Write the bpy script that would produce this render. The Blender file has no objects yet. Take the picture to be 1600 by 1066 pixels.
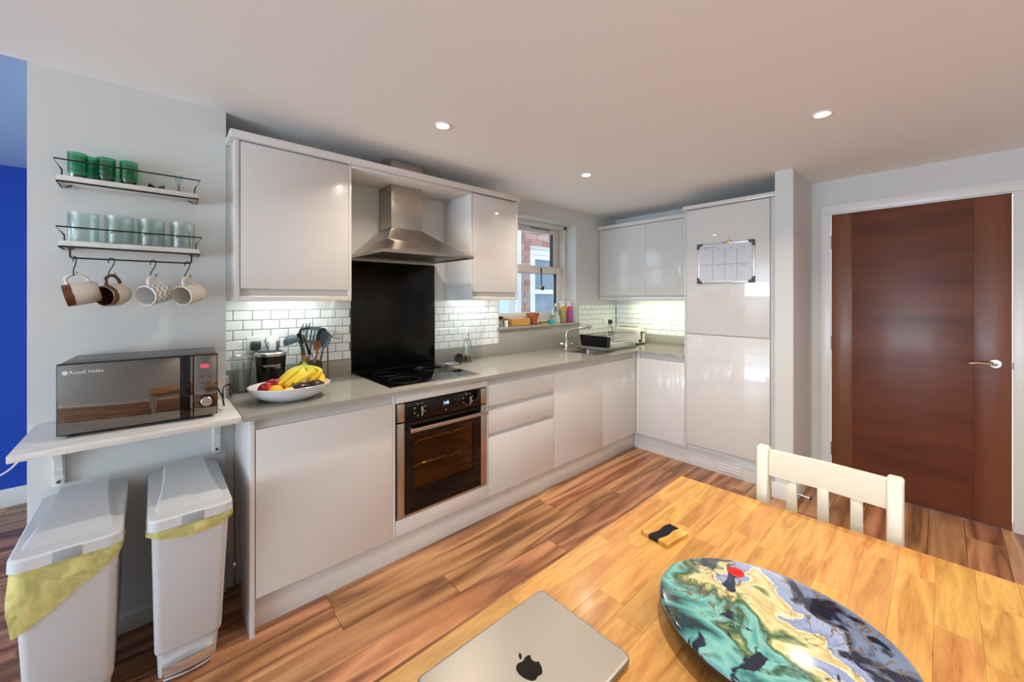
import bpy, bmesh, math, random
from mathutils import Vector, Matrix
random.seed(7)
SC = bpy.context.scene
COL = SC.collection
PI = math.pi

# ------------------------------------------------------------------ camera (photo taken as 1600x1066)
FPX, YAW, HORIZ, CAMH = 615.73, 0.8304, 466.38, 1.3804
cam_d = bpy.data.cameras.new('camera')
cam = bpy.data.objects.new('camera', cam_d)
COL.objects.link(cam)
cam.location = (0, 0, CAMH)
cam.rotation_euler = (PI / 2, 0, YAW - PI / 2)
cam_d.sensor_width = 36.0
cam_d.lens = 36.0 * FPX / 1600.0
cam_d.shift_y = -(533.0 - HORIZ) / 1600.0
cam_d.clip_start = 0.02
SC.camera = cam

# ------------------------------------------------------------------ light
SC.view_settings.view_transform = 'Standard'
SC.view_settings.look = 'None'
SC.view_settings.gamma = 1.0
SC.view_settings.use_curve_mapping = False
SC.view_settings.exposure = 0.12
world = bpy.data.worlds.new('sky')
SC.world = world
world.use_nodes = True
bg = world.node_tree.nodes['Background']
bg.inputs[0].default_value = (0.72, 0.86, 1.0, 1)
bg.inputs[1].default_value = 2.5


def area(name, loc, rot, size, sizey, power, col, spread=PI):
    l = bpy.data.lights.new(name, 'AREA')
    l.shape = 'RECTANGLE' if sizey else 'DISK'
    l.size = size
    if sizey:
        l.size_y = sizey
    l.energy = power
    l.color = col
    l.spread = spread
    o = bpy.data.objects.new(name, l)
    COL.objects.link(o)
    o.location = loc
    o.rotation_euler = rot
    return o


CEIL = 2.2613
# daylight through the big side windows of the open living area and of the blue room, plus an added upward fill that brightens the ceiling
area('daylight_side_window', (-4.74, 0.45, 1.20), (0, math.radians(-90), 0), 1.9, 3.1, 34, (0.60, 0.80, 1.0))
area('ceiling_fill_light', (-4.70, 0.45, 0.75), (0, math.radians(-125), 0), 1.0, 3.1, 140, (0.66, 0.84, 1.0))
area('daylight_blue_room', (-3.7, 4.12, 1.35), (-PI / 2, 0, 0), 1.1, 1.4, 24, (0.80, 0.90, 1.0))
WARM = (1.0, 0.89, 0.74)
LAMPS = [(1.093, 1.718), (2.282, 1.714), (2.362, 0.389), (1.10, 0.389), (2.36, -0.80), (1.10, -0.80)]
for i, (x, y) in enumerate(LAMPS):
    area('downlight_bulb', (x, y, CEIL - 0.006), (0, 0, 0), 0.05, None, 8.0, WARM, 2.3)
# strip lamps under the wall cabinets
area('strip_lamp_left', (0.54, 2.335, 1.385), (math.radians(12), 0, 0), 0.36, 0.03, 0.95, (0.93, 1.0, 0.97))
area('strip_lamp_middle', (1.82, 2.335, 1.385), (math.radians(12), 0, 0), 0.30, 0.03, 0.85, (0.93, 1.0, 0.97))
area('strip_lamp_right', (3.70, 1.88, 1.355), (0, math.radians(-6), 0), 0.03, 0.66, 2.1, (1.0, 0.98, 0.60))

# ------------------------------------------------------------------ helpers
MW = {}


def s2l(c):
    out = []
    for v in c:
        v = v / 255.0
        out.append(v / 12.92 if v <= 0.04045 else ((v + 0.055) / 1.055) ** 2.4)
    return (out[0], out[1], out[2], 1.0)


def mat(name, c=(200, 200, 200), rough=0.5, metal=0.0, coat=0.0, emis=None, es=0.0, spec=0.5, trans=0.0, ior=1.45, sub=0.0, crough=0.03):
    m = bpy.data.materials.new(name)
    m.use_nodes = True
    b = m.node_tree.nodes['Principled BSDF']
    b.inputs['Base Color'].default_value = s2l(c)
    b.inputs['Roughness'].default_value = rough
    b.inputs['Metallic'].default_value = metal
    b.inputs['Coat Weight'].default_value = coat
    b.inputs['Coat Roughness'].default_value = crough
    b.inputs['Specular IOR Level'].default_value = spec
    b.inputs['Transmission Weight'].default_value = trans
    b.inputs['IOR'].default_value = ior
    if emis:
        b.inputs['Emission Color'].default_value = s2l(emis)
        b.inputs['Emission Strength'].default_value = es
    return m


def N(m, t, **kw):
    n = m.node_tree.nodes.new(t)
    for k, v in kw.items():
        setattr(n, k, v)
    return n


def L(m, a, b):
    m.node_tree.links.new(a, b)


def bsdf(m):
    return m.node_tree.nodes['Principled BSDF']


def ramp(m, stops, interp='LINEAR'):
    r = N(m, 'ShaderNodeValToRGB')
    r.color_ramp.interpolation = interp
    el = r.color_ramp.elements
    while len(el) < len(stops):
        el.new(0.5)
    for e, (p, c) in zip(el, stops):
        e.position = p
        e.color = s2l(c)
    return r


def add_bump(m, scale, strength, dist=0.002, stretch=(1, 1, 1), detail=3):
    tc = N(m, 'ShaderNodeTexCoord')
    mp = N(m, 'ShaderNodeMapping')
    mp.inputs['Scale'].default_value = stretch
    nz = N(m, 'ShaderNodeTexNoise')
    nz.inputs['Scale'].default_value = scale
    nz.inputs['Detail'].default_value = detail
    bp = N(m, 'ShaderNodeBump')
    bp.inputs['Strength'].default_value = strength
    bp.inputs['Distance'].default_value = dist
    L(m, tc.outputs['Object'], mp.inputs['Vector'])
    L(m, mp.outputs[0], nz.inputs['Vector'])
    L(m, nz.outputs[0], bp.inputs['Height'])
    L(m, bp.outputs[0], bsdf(m).inputs['Normal'])
    return m


def mottle(m, c1, c2, scale, stretch=(1, 1, 1), lo=0.35, hi=0.65, detail=4):
    tc = N(m, 'ShaderNodeTexCoord')
    mp = N(m, 'ShaderNodeMapping')
    mp.inputs['Scale'].default_value = stretch
    nz = N(m, 'ShaderNodeTexNoise')
    nz.inputs['Scale'].default_value = scale
    nz.inputs['Detail'].default_value = detail
    r = ramp(m, [(lo, c1), (hi, c2)])
    L(m, tc.outputs['Object'], mp.inputs['Vector'])
    L(m, mp.outputs[0], nz.inputs['Vector'])
    L(m, nz.outputs[0], r.inputs[0])
    L(m, r.outputs[0], bsdf(m).inputs['Base Color'])
    return m


def wood(name, stops, long_s, cross_s, rings, rough, vmin, vmax, axis=0, coat=0.0, fibre=0.25, hue=0.02, bump=0.05):
    """growth-ring figure: contour bands of a noise field stretched along the grain, varied per object"""
    m = mat(name, (120, 80, 50), rough, coat=coat, crough=0.15)
    tc = N(m, 'ShaderNodeTexCoord')
    oi = N(m, 'ShaderNodeObjectInfo')
    sc = [cross_s] * 3
    sc[axis] = long_s
    mul = N(m, 'ShaderNodeVectorMath', operation='MULTIPLY')
    mul.inputs[1].default_value = sc
    rv = N(m, 'ShaderNodeVectorMath', operation='SCALE')
    rv.inputs[0].default_value = (131.0, 57.0, 91.0)
    add = N(m, 'ShaderNodeVectorMath', operation='ADD')
    L(m, tc.outputs['Object'], mul.inputs[0])
    L(m, oi.outputs['Random'], rv.inputs['Scale'])
    L(m, mul.outputs[0], add.inputs[0])
    L(m, rv.outputs[0], add.inputs[1])
    n1 = N(m, 'ShaderNodeTexNoise')
    n1.inputs['Scale'].default_value = 1.0
    n1.inputs['Detail'].default_value = 1.5
    n1.inputs['Roughness'].default_value = 0.45
    n1.inputs['Distortion'].default_value = 0.35
    L(m, add.outputs[0], n1.inputs['Vector'])
    k = N(m, 'ShaderNodeMath', operation='MULTIPLY')
    k.inputs[1].default_value = rings
    L(m, n1.outputs[0], k.inputs[0])
    fr = N(m, 'ShaderNodeMath', operation='PINGPONG')
    fr.inputs[1].default_value = 1.0
    L(m, k.outputs[0], fr.inputs[0])
    # fine fibre
    mul2 = N(m, 'ShaderNodeVectorMath', operation='MULTIPLY')
    mul2.inputs[1].default_value = (8, 8, 8) if False else tuple(9 if i == axis else 9 for i in range(3))
    L(m, add.outputs[0], mul2.inputs[0])
    n2 = N(m, 'ShaderNodeTexNoise')
    n2.inputs['Scale'].default_value = 1.0
    n2.inputs['Detail'].default_value = 4
    L(m, mul2.outputs[0], n2.inputs['Vector'])
    mx = N(m, 'ShaderNodeMix')
    mx.inputs[0].default_value = fibre
    L(m, fr.outputs[0], mx.inputs[2])
    L(m, n2.outputs[0], mx.inputs[3])
    r = ramp(m, stops)
    L(m, mx.outputs[0], r.inputs[0])
    hs = N(m, 'ShaderNodeHueSaturation')
    mr = N(m, 'ShaderNodeMapRange')
    mr.inputs['To Min'].default_value = vmin
    mr.inputs['To Max'].default_value = vmax
    L(m, oi.outputs['Random'], mr.inputs['Value'])
    L(m, mr.outputs[0], hs.inputs['Value'])
    k7 = N(m, 'ShaderNodeMath', operation='MULTIPLY')
    k7.inputs[1].default_value = 7.31
    f7 = N(m, 'ShaderNodeMath', operation='FRACT')
    mh = N(m, 'ShaderNodeMapRange')
    mh.inputs['To Min'].default_value = 0.5 - hue
    mh.inputs['To Max'].default_value = 0.5 + hue
    L(m, oi.outputs['Random'], k7.inputs[0])
    L(m, k7.outputs[0], f7.inputs[0])
    L(m, f7.outputs[0], mh.inputs['Value'])
    L(m, mh.outputs[0], hs.inputs['Hue'])
    L(m, r.outputs[0], hs.inputs['Color'])
    L(m, hs.outputs[0], bsdf(m).inputs['Base Color'])
    bp = N(m, 'ShaderNodeBump')
    bp.inputs['Strength'].default_value = bump
    bp.inputs['Distance'].default_value = 0.002
    L(m, mx.outputs[0], bp.inputs['Height'])
    L(m, bp.outputs[0], bsdf(m).inputs['Normal'])
    return m


def thin_glass(name, tint=(255, 255, 255), fac=0.10, rough=0.02, edge=0.55):
    """thin-walled glass: tinted transparency with a fresnel gloss"""
    m = bpy.data.materials.new(name)
    m.use_nodes = True
    nt = m.node_tree
    nt.nodes.remove(bsdf(m))
    tr = N(m, 'ShaderNodeBsdfTransparent')
    tr.inputs[0].default_value = s2l(tint)
    gl = N(m, 'ShaderNodeBsdfGlossy')
    gl.inputs['Roughness'].default_value = rough
    lw = N(m, 'ShaderNodeLayerWeight')
    lw.inputs[0].default_value = 0.35
    mr = N(m, 'ShaderNodeMapRange')
    mr.inputs['To Min'].default_value = fac * 0.5
    mr.inputs['To Max'].default_value = edge
    L(m, lw.outputs['Facing'], mr.inputs['Value'])
    pw = N(m, 'ShaderNodeMath', operation='MULTIPLY')
    L(m, lw.outputs['Facing'], pw.inputs[0])
    L(m, mr.outputs[0], pw.inputs[1])
    ad = N(m, 'ShaderNodeMath', operation='ADD')
    ad.inputs[1].default_value = fac * 0.5
    L(m, pw.outputs[0], ad.inputs[0])
    mx = N(m, 'ShaderNodeMixShader')
    L(m, ad.outputs[0], mx.inputs[0])
    L(m, tr.outputs[0], mx.inputs[1])
    L(m, gl.outputs[0], mx.inputs[2])
    L(m, mx.outputs[0], nt.nodes['Material Output'].inputs[0])
    return m


def bmn():
    return bmesh.new()


def box(bm, x0, x1, y0, y1, z0, z1, bev=0.0, seg=2):
    if x0 > x1: x0, x1 = x1, x0
    if y0 > y1: y0, y1 = y1, y0
    if z0 > z1: z0, z1 = z1, z0
    v = [bm.verts.new(p) for p in ((x0, y0, z0), (x1, y0, z0), (x1, y1, z0), (x0, y1, z0),
                                   (x0, y0, z1), (x1, y0, z1), (x1, y1, z1), (x0, y1, z1))]
    fs = [bm.faces.new([v[i] for i in q]) for q in ((3, 2, 1, 0), (4, 5, 6, 7), (0, 1, 5, 4), (1, 2, 6, 5), (2, 3, 7, 6), (3, 0, 4, 7))]
    if bev > 0:
        es = set()
        for f in fs:
            es.update(f.edges)
        bmesh.ops.bevel(bm, geom=list(es), offset=bev, segments=seg, profile=0.5, affect='EDGES', clamp_overlap=True)
    return bm


def loft(bm, secs, cap0=True, cap1=True, closed=True):
    rows = [[bm.verts.new(p) for p in s] for s in secs]
    n = len(rows[0])
    for a, b in zip(rows[:-1], rows[1:]):
        for i in range(n if closed else n - 1):
            j = (i + 1) % n
            bm.faces.new((a[i], a[j], b[j], b[i]))
    if cap0:
        bm.faces.new(list(reversed(rows[0])))
    if cap1:
        bm.faces.new(rows[-1])
    return rows


def rrect(x0, x1, y0, y1, z, r, n=5):
    pts = []
    for cx, cy, a0 in ((x1 - r, y0 + r, -PI / 2), (x1 - r, y1 - r, 0), (x0 + r, y1 - r, PI / 2), (x0 + r, y0 + r, PI)):
        for i in range(n + 1):
            a = a0 + PI / 2 * i / n
            pts.append((cx + r * math.cos(a), cy + r * math.sin(a), z))
    return pts


def lathe(bm, prof, c=(0, 0, 0), n=28, sx=1.0, sy=1.0, M=None, rot=0.0):
    rows = []
    for r, z in prof:
        row = []
        if r < 1e-6:
            p = Vector((0, 0, z))
            p = (M @ p) if M else p
            row = [bm.verts.new(p + Vector(c))]
        else:
            for i in range(n):
                a = 2 * PI * i / n
                p = Vector((r * math.cos(a) * sx, r * math.sin(a) * sy, z))
                if rot:
                    p = Matrix.Rotation(rot, 3, 'Z') @ p
                p = (M @ p) if M else p
                row.append(bm.verts.new(p + Vector(c)))
        rows.append(row)
    for a, b in zip(rows[:-1], rows[1:]):
        if len(a) == 1 and len(b) == 1:
            continue
        for i in range(n):
            j = (i + 1) % n
            if len(a) == 1:
                bm.faces.new((a[0], b[j], b[i]))
            elif len(b) == 1:
                bm.faces.new((a[i], a[j], b[0]))
            else:
                bm.faces.new((a[i], a[j], b[j], b[i]))
    return bm


def dirmat(d, up=(0, 0, 1)):
    """rotation that takes +Z to d and +X towards up"""
    z = Vector(d).normalized()
    x = Vector(up)
    x = (x - z * x.dot(z))
    if x.length < 1e-5:
        x = Vector((1, 0, 0)) - z * z.x
    x.normalize()
    y = z.cross(x)
    return Matrix((x, y, z)).transposed()


def cyl(bm, p0, p1, r0, r1=None, n=20, bev=0.0):
    p0, p1 = Vector(p0), Vector(p1)
    r1 = r0 if r1 is None else r1
    h = (p1 - p0).length
    M = dirmat(p1 - p0)
    if bev:
        prof = [(0, 0), (r0 - bev, 0), (r0, bev), (r1, h - bev), (r1 - bev, h), (0, h)]
    else:
        prof = [(0, 0), (r0, 0), (r1, h), (0, h)]
    return lathe(bm, prof, p0, n, M=M)


def smooth_path(pts, sub=6):
    P = [Vector(p) for p in pts]
    out = []
    for i in range(len(P) - 1):
        p0 = P[max(i - 1, 0)]; p1 = P[i]; p2 = P[i + 1]; p3 = P[min(i + 2, len(P) - 1)]
        for k in range(sub):
            t = k / sub
            out.append(0.5 * ((2 * p1) + (p2 - p0) * t + (2 * p0 - 5 * p1 + 4 * p2 - p3) * t * t + (3 * p1 - p0 - 3 * p2 + p3) * t ** 3))
    out.append(P[-1])
    return out


def tube(bm, pts, r, n=8, closed=False):
    P = [Vector(p) for p in pts]
    R = r if isinstance(r, (list, tuple)) else [r] * len(P)
    m = len(P)
    t0 = (P[1] - P[0]).normalized()
    ref = Vector((0, 0, 1)) if abs(t0.z) < 0.9 else Vector((1, 0, 0))
    u = t0.cross(ref).normalized()
    rows = []
    for i in range(m):
        if closed:
            t = (P[(i + 1) % m] - P[i - 1]).normalized()
        else:
            t = (P[min(i + 1, m - 1)] - P[max(i - 1, 0)]).normalized()
        u = (u - t * u.dot(t)).normalized()
        w = t.cross(u)
        rows.append([bm.verts.new(P[i] + (u * math.cos(2 * PI * k / n) + w * math.sin(2 * PI * k / n)) * R[i]) for k in range(n)])
    rng = range(m) if closed else range(m - 1)
    for i in rng:
        a, b = rows[i], rows[(i + 1) % m]
        for k in range(n):
            j = (k + 1) % n
            bm.faces.new((a[k], a[j], b[j], b[k]))
    if not closed:
        bm.faces.new(list(reversed(rows[0])))
        bm.faces.new(rows[-1])
    return bm


def prism(bm, poly, vec):
    v = Vector(vec)
    a = [bm.verts.new(p) for p in poly]
    b = [bm.verts.new(Vector(p) + v) for p in poly]
    bm.faces.new(list(reversed(a)))
    bm.faces.new(b)
    n = len(a)
    for i in range(n):
        j = (i + 1) % n
        bm.faces.new((a[i], a[j], b[j], b[i]))
    return bm


def obj(name, bm, m, parent=None, local=False, ang=32, kind=None, smooth=True, origin=True):
    bmesh.ops.recalc_face_normals(bm, faces=bm.faces[:])
    loc = Vector((0, 0, 0))
    if parent is not None and not local:
        bm.transform(MW[parent].inverted())
    elif parent is None and origin and bm.verts:
        xs = [v.co.x for v in bm.verts]; ys = [v.co.y for v in bm.verts]; zs = [v.co.z for v in bm.verts]
        loc = Vector(((min(xs) + max(xs)) / 2, (min(ys) + max(ys)) / 2, min(zs)))
        bm.transform(Matrix.Translation(-loc))
    me = bpy.data.meshes.new(name)
    bm.to_mesh(me)
    bm.free()
    if smooth:
        me.shade_smooth()
        me.set_sharp_from_angle(angle=math.radians(ang))
    o = bpy.data.objects.new(name, me)
    COL.objects.link(o)
    if m:
        me.materials.append(m)
    if parent is not None:
        o.parent = parent
        MW[o] = MW[parent].copy()
    else:
        o.location = loc
        MW[o] = Matrix.Translation(loc)
    if kind:
        o['kind'] = kind
    return o


def thing(name, label, cat, loc=(0, 0, 0), rotz=0.0, group=None, rot=None):
    o = bpy.data.objects.new(name, None)
    o.empty_display_size = 0.05
    COL.objects.link(o)
    o.location = loc
    if rot is not None:
        o.rotation_euler = rot.to_euler()
        MW[o] = Matrix.Translation(loc) @ rot.to_4x4()
    else:
        o.rotation_euler = (0, 0, rotz)
        MW[o] = Matrix.Translation(loc) @ Matrix.Rotation(rotz, 4, 'Z')
    o['label'] = label
    o['category'] = cat
    if group:
        o['group'] = group
    return o


def tag(o, label, cat, group=None):
    o['label'] = label
    o['category'] = cat
    if group:
        o['group'] = group
    return o


def part_box(parent, name, m, x0, x1, y0, y1, z0, z1, bev=0.0015, local=False):
    b = bmn()
    box(b, x0, x1, y0, y1, z0, z1, bev)
    return obj(name, b, m, parent, local)


def struct(name, m, boxes, bev=0.0):
    b = bmn()
    for q in boxes:
        box(b, *q, bev)
    o = obj(name, b, m, origin=False)
    o['kind'] = 'structure'
    return o


def instance(name, mesh, loc, parent):
    o = bpy.data.objects.new(name, mesh)
    COL.objects.link(o)
    o.parent = parent
    o.location = loc
    return o


def copy_tree(o, loc, label=None, group=None):
    r = o.copy(); COL.objects.link(r); r.location = loc
    if label: r['label'] = label
    if group: r['group'] = group
    for ch in list(o.children):
        c = ch.copy(); COL.objects.link(c); c.parent = r
        for g in list(ch.children):
            d = g.copy(); COL.objects.link(d); d.parent = c
    return r


def text(name, body, size, origin, right, up, m, parent, extr=0.0004, align='LEFT', sx=1.0, wrap=0.0):
    c = bpy.data.curves.new(name, 'FONT')
    c.body = body
    c.size = size
    c.extrude = extr
    c.align_x = align
    t = bpy.data.objects.new(name, c)
    COL.objects.link(t)
    me = bpy.data.meshes.new_from_object(t.evaluated_get(bpy.context.evaluated_depsgraph_get()))
    bpy.data.objects.remove(t)
    b = bmn()
    b.from_mesh(me)
    bpy.data.meshes.remove(me)
    x = Vector(right).normalized(); y = Vector(up).normalized(); z = x.cross(y)
    if wrap:
        for v in b.verts:
            a = v.co.x * sx / wrap; r = wrap + v.co.z
            v.co = Vector((r * math.sin(a), v.co.y, r * math.cos(a) - wrap))
        sx = 1.0
    M = Matrix.Translation(origin) @ Matrix((x * sx, y, z)).transposed().to_4x4()
    b.transform(M)
    return obj(name, b, m, parent, smooth=False)


def ray(px, py):
    a = (px - 800) / FPX
    c, s = math.cos(YAW), math.sin(YAW)
    return Vector((c + a * s, s - a * c, -(py - HORIZ) / FPX))


def onY(px, py, Y):
    v = ray(px, py); t = Y / v.y
    return Vector((v.x * t, Y, CAMH + v.z * t))


def onX(px, py, X):
    v = ray(px, py); t = X / v.x
    return Vector((X, v.y * t, CAMH + v.z * t))


def onZ(px, py, Z):
    v = ray(px, py); t = (Z - CAMH) / v.z
    return Vector((v.x * t, v.y * t, Z))


# ------------------------------------------------------------------ materials
M_wall = add_bump(mat('wall_paint', (212, 212, 209), 0.75), 60, 0.08)
M_ceil = mat('ceiling_paint', (244, 242, 240), 0.85)
M_ceil_bounce = mat('ceiling_blue_bounce', (150, 178, 215), 0.8)  # white ceiling with the blue wall's bounce light put into its colour
M_blue = mat('blue_paint', (6, 62, 165), 0.7)
M_trim = mat('satin_white_trim', (228, 226, 222), 0.3)
M_cab = mat('gloss_cabinet', (215, 211, 207), 0.25, coat=0.8, crough=0.02)
M_cabin = mat('cabinet_board', (212, 209, 205), 0.4)
M_stone = mottle(mat('grey_quartz', (156, 152, 143), 0.12, spec=0.5), (147, 143, 135), (165, 161, 152), 220)
M_grout = mat('grey_grout', (105, 108, 110), 0.9)
M_tile = mat('white_tile', (232, 236, 234), 0.12, coat=0.3)
M_black = mat('black_glass', (5, 5, 5), 0.06)
M_splash = mat('black_splash_glass', (9, 9, 7), 0.2, spec=0.3)
M_steel = add_bump(mat('brushed_steel', (188, 180, 172), 0.27, metal=1.0), 60, 0.04, stretch=(0.05, 1, 12))
M_steelh = mat('satin_steel', (200, 190, 180), 0.28, metal=1.0)
M_chrome = mat('chrome', (225, 225, 225), 0.07, metal=1.0)
M_wire = mat('black_wire', (18, 18, 20), 0.4)
M_white = mat('white_plastic', (232, 232, 230), 0.35)
M_whiteg = mat('white_gloss_paint', (226, 218, 198), 0.25)
M_binw = mat('bin_white', (205, 206, 208), 0.4)
M_binshade = mat('bin_notch_shade', (160, 165, 168), 0.4)
M_blackp = mat('black_plastic', (14, 14, 15), 0.35)
M_greyp = mat('dark_grey_plastic', (70, 74, 78), 0.4)
M_shelf = mottle(mat('white_wood_shelf', (224, 220, 214), 0.45), (228, 225, 219), (210, 206, 199), 5, (2, 14, 14))
M_glass = thin_glass('clear_glass', (244, 250, 248), 0.10)
M_pane = thin_glass('window_glass', (246, 250, 252), 0.05, edge=0.35)
M_tumbler = thin_glass('pale_green_glass', (244, 250, 248), 0.16, edge=0.75)
M_green = thin_glass('emerald_glass', (150, 226, 202), 0.12, edge=0.6)
M_lamp = mat('lamp_glow', (255, 240, 215), 0.5, emis=(255, 228, 180), es=28)
M_strip = mat('strip_glow', (255, 255, 250), 0.5, emis=(245, 255, 248), es=6)
M_silic = mat('grey_silicone', (70, 88, 94), 0.45)
M_beech = mat('beech_wood', (170, 125, 75), 0.5)
M_oakt = wood('oak_stave', [(0.0, (108, 62, 22)), (0.28, (176, 120, 55)), (0.7, (203, 151, 78)), (1.0, (218, 172, 98))], 3.2, 26, 6, 0.40, 0.86, 1.08, 0, coat=0.08, fibre=0.55, hue=0.008, bump=0.03)
M_floor = wood('walnut_plank', [(0.0, (88, 55, 35)), (0.3, (140, 92, 60)), (0.65, (180, 126, 86)), (1.0, (206, 156, 112))], 0.9, 9.0, 7, 0.34, 0.80, 1.15, 0, coat=0.15, fibre=0.32, hue=0.008, bump=0.03)
M_doorh = wood('walnut_veneer_cross', [(0.0, (66, 38, 22)), (0.4, (96, 58, 35)), (0.8, (110, 68, 42)), (1.0, (122, 78, 50))], 1.2, 9, 2.6, 0.38, 0.97, 1.03, 1, coat=0.1, fibre=0.35, bump=0.01)
M_doorv = wood('walnut_veneer_up', [(0.0, (78, 44, 26)), (0.4, (108, 64, 38)), (0.8, (122, 76, 46)), (1.0, (130, 82, 52))], 0.7, 11, 2.6, 0.38, 0.97, 1.03, 2, coat=0.1, fibre=0.35, bump=0.01)
M_alu = mat('laptop_aluminium', (164, 158, 151), 0.45, metal=0.85)
M_logo = mat('dark_mirror_logo', (40, 36, 32), 0.2, metal=0.6)
M_brickm = mat('mortar', (208, 203, 196), 0.95)

# ------------------------------------------------------------------ shell
F, W, NP = 1.8913, 2.4913, 2.292       # door fronts, kitchen wall, pier face
XF, XB = 3.259, 3.859                  # fronts of the return run, its wall
XD = 3.757                             # wall with the door
WT = 0.908
PX0, PX1 = -0.342, 0.2589              # pier

floor = struct('floor', M_floor, [(-4.8, 3.95, -1.3, 2.50, -0.08, -0.0125), (-4.8, PX0 + 0.1, 2.50, 4.2, -0.08, -0.0125)])
struct('ceiling', M_ceil, [(-4.8, 3.95, -1.3, NP, CEIL, CEIL + 0.1), (PX0 + 0.02, 3.95, NP, 2.80, CEIL, CEIL + 0.1)])
struct('ceiling_far', M_ceil_bounce, [(-4.8, PX0 + 0.02, NP, 4.25, CEIL, CEIL + 0.1)])
WX0, WX1, WZ0, WZ1 = 2.118, 3.150, 1.120, 2.112
wall_back = struct('wall_back', M_wall, [(PX1 - 0.05, WX0, W, W + 0.30, 0, CEIL), (WX1, 3.95, W, W + 0.30, 0, CEIL),
                                         (WX0, WX1, W, W + 0.30, 0, WZ0), (WX0, WX1, W, W + 0.30, WZ1, CEIL)])
struct('wall_left', M_wall, [(PX0, PX1, NP, W + 0.30, 0, CEIL), (PX0, PX0 + 0.12, W + 0.3, 4.2, 0, CEIL)])
struct('wall_far', M_blue, [(-4.8, -4.3, 4.19, 4.29, 0, CEIL), (-3.1, PX0 + 0.1, 4.19, 4.29, 0, CEIL), (-4.3, -3.1, 4.19, 4.29, 0, 0.6), (-4.3, -3.1, 4.19, 4.29, 2.1, CEIL)])
wall_right = struct('wall_right', M_wall, [(XB, XB + 0.1, 0.79, W + 0.3, 0, CEIL)])
struct('wall_partition', M_wall, [(3.2, 3.90, 0.684, 0.790, 0, CEIL)])
DY0, DY1, DZ = -0.275, 0.564, 2.006
struct('wall_doorway', M_wall, [(XD, XD + 0.12, DY1 + 0.012, 0.684, 0, CEIL), (XD, XD + 0.12, -1.3, DY0 - 0.012, 0, CEIL),
                                (XD, XD + 0.12, DY0 - 0.012, DY1 + 0.012, DZ + 0.01, CEIL)])
struct('wall_rear', M_wall, [(-4.8, 3.95, -1.40, -1.30, 0, CEIL)])
struct('baseboard_rear', M_trim, [(-4.8, XD, -1.30, -1.284, 0, 0.105)], 0.002)
struct('wall_side', M_wall, [(-4.9, -4.8, -1.4, -1.15, 0, CEIL), (-4.9, -4.8, 2.05, 4.3, 0, CEIL),
                             (-4.9, -4.8, -1.15, 2.05, 0, 0.12), (-4.9, -4.8, -1.15, 2.05, 2.18, CEIL)])


def plain_window(name, x0, x1, y0, y1, z0, z1, ax, n):
    b = bmn()
    t = 0.05
    def bb(a0, a1, zz0, zz1):
        if ax == 'x': box(b, a0, a1, y0, y1, zz0, zz1)
        else: box(b, x0, x1, a0, a1, zz0, zz1)
    lo, hi = (x0, x1) if ax == 'x' else (y0, y1)
    bb(lo, hi, z0, z0 + t); bb(lo, hi, z1 - t, z1)
    for i in range(n + 1):
        c = lo + (hi - lo) * i / n
        bb(max(lo, c - t / 2), min(hi, c + t / 2), z0 + t, z1 - t)
    o = obj(name, b, M_trim, origin=False)
    o['kind'] = 'structure'


plain_window('window_2', -4.88, -4.83, -1.15, 2.05, 0.12, 2.18, 'y', 3)
plain_window('window_3', -4.3, -3.1, 4.22, 4.27, 0.6, 2.1, 'x', 2)

# floor planks: rows 147 mm wide running along the kitchen run
PW, PL = 0.1472, 1.37
plank_meshes = {}


def plank_mesh(l, w):
    k = (round(l, 2), round(w, 3))
    if k not in plank_meshes:
        b = bmn()
        x, y = k[0] / 2 - 0.0007, k[1] / 2 - 0.0007
        c = 0.0018
        lo = [b.verts.new(p) for p in ((-x, -y, -0.012), (x, -y, -0.012), (x, y, -0.012), (-x, y, -0.012))]
        mi = [b.verts.new(p) for p in ((-x, -y, -c), (x, -y, -c), (x, y, -c), (-x, y, -c))]
        hi = [b.verts.new(p) for p in ((-x + c, -y + c, 0), (x - c, -y + c, 0), (x - c, y - c, 0), (-x + c, y - c, 0))]
        for r0, r1 in ((lo, mi), (mi, hi)):
            for i in range(4):
                j = (i + 1) % 4
                b.faces.new((r0[i], r0[j], r1[j], r1[i]))
        b.faces.new(hi)
        me = bpy.data.meshes.new('plank')
        b.to_mesh(me); b.free()
        me.materials.append(M_floor)
        plank_meshes[k] = me
    return plank_meshes[k]


row_off = {0: 0.59, -1: 1.07, 1: 1.967 - PL}
k0 = -27
for k in range(k0, 18):
    y = 1.68 + PW * (k + 0.5)
    if y < -1.24 or y > 4.15: continue
    xs, xe = (-2.6, 3.80) if y < 2.3 else (-2.6, PX0)
    off = row_off.get(k, (k * 0.47) % PL)
    if k == -2: off = 1.676
    x = off - PL * math.ceil((off - xs) / PL)
    while x < xe - 0.02:
        a, bb_ = max(x, xs), min(x + PL, xe)
        if bb_ - a > 0.06:
            instance('plank', plank_mesh(bb_ - a, PW), ((a + bb_) / 2, y, 0), floor)
        x += PL

# baseboards
struct('baseboard_left', M_trim, [(PX0, PX1, NP - 0.018, NP, 0, 0.07)], 0.003)
struct('baseboard_far', M_trim, [(-4.8, PX0, 4.172, 4.19, 0, 0.12)], 0.003)
struct('baseboard_partition', M_trim, [(3.183, 3.2, 0.668, 0.806, 0, 0.105), (3.2, XD, 0.668, 0.684, 0, 0.105)], 0.002)
struct('baseboard_doorway', M_trim, [(XD - 0.016, XD, DY1 + 0.07, 0.668, 0, 0.105), (XD - 0.016, XD, -1.284, DY0 - 0.07, 0, 0.105)], 0.002)

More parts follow.
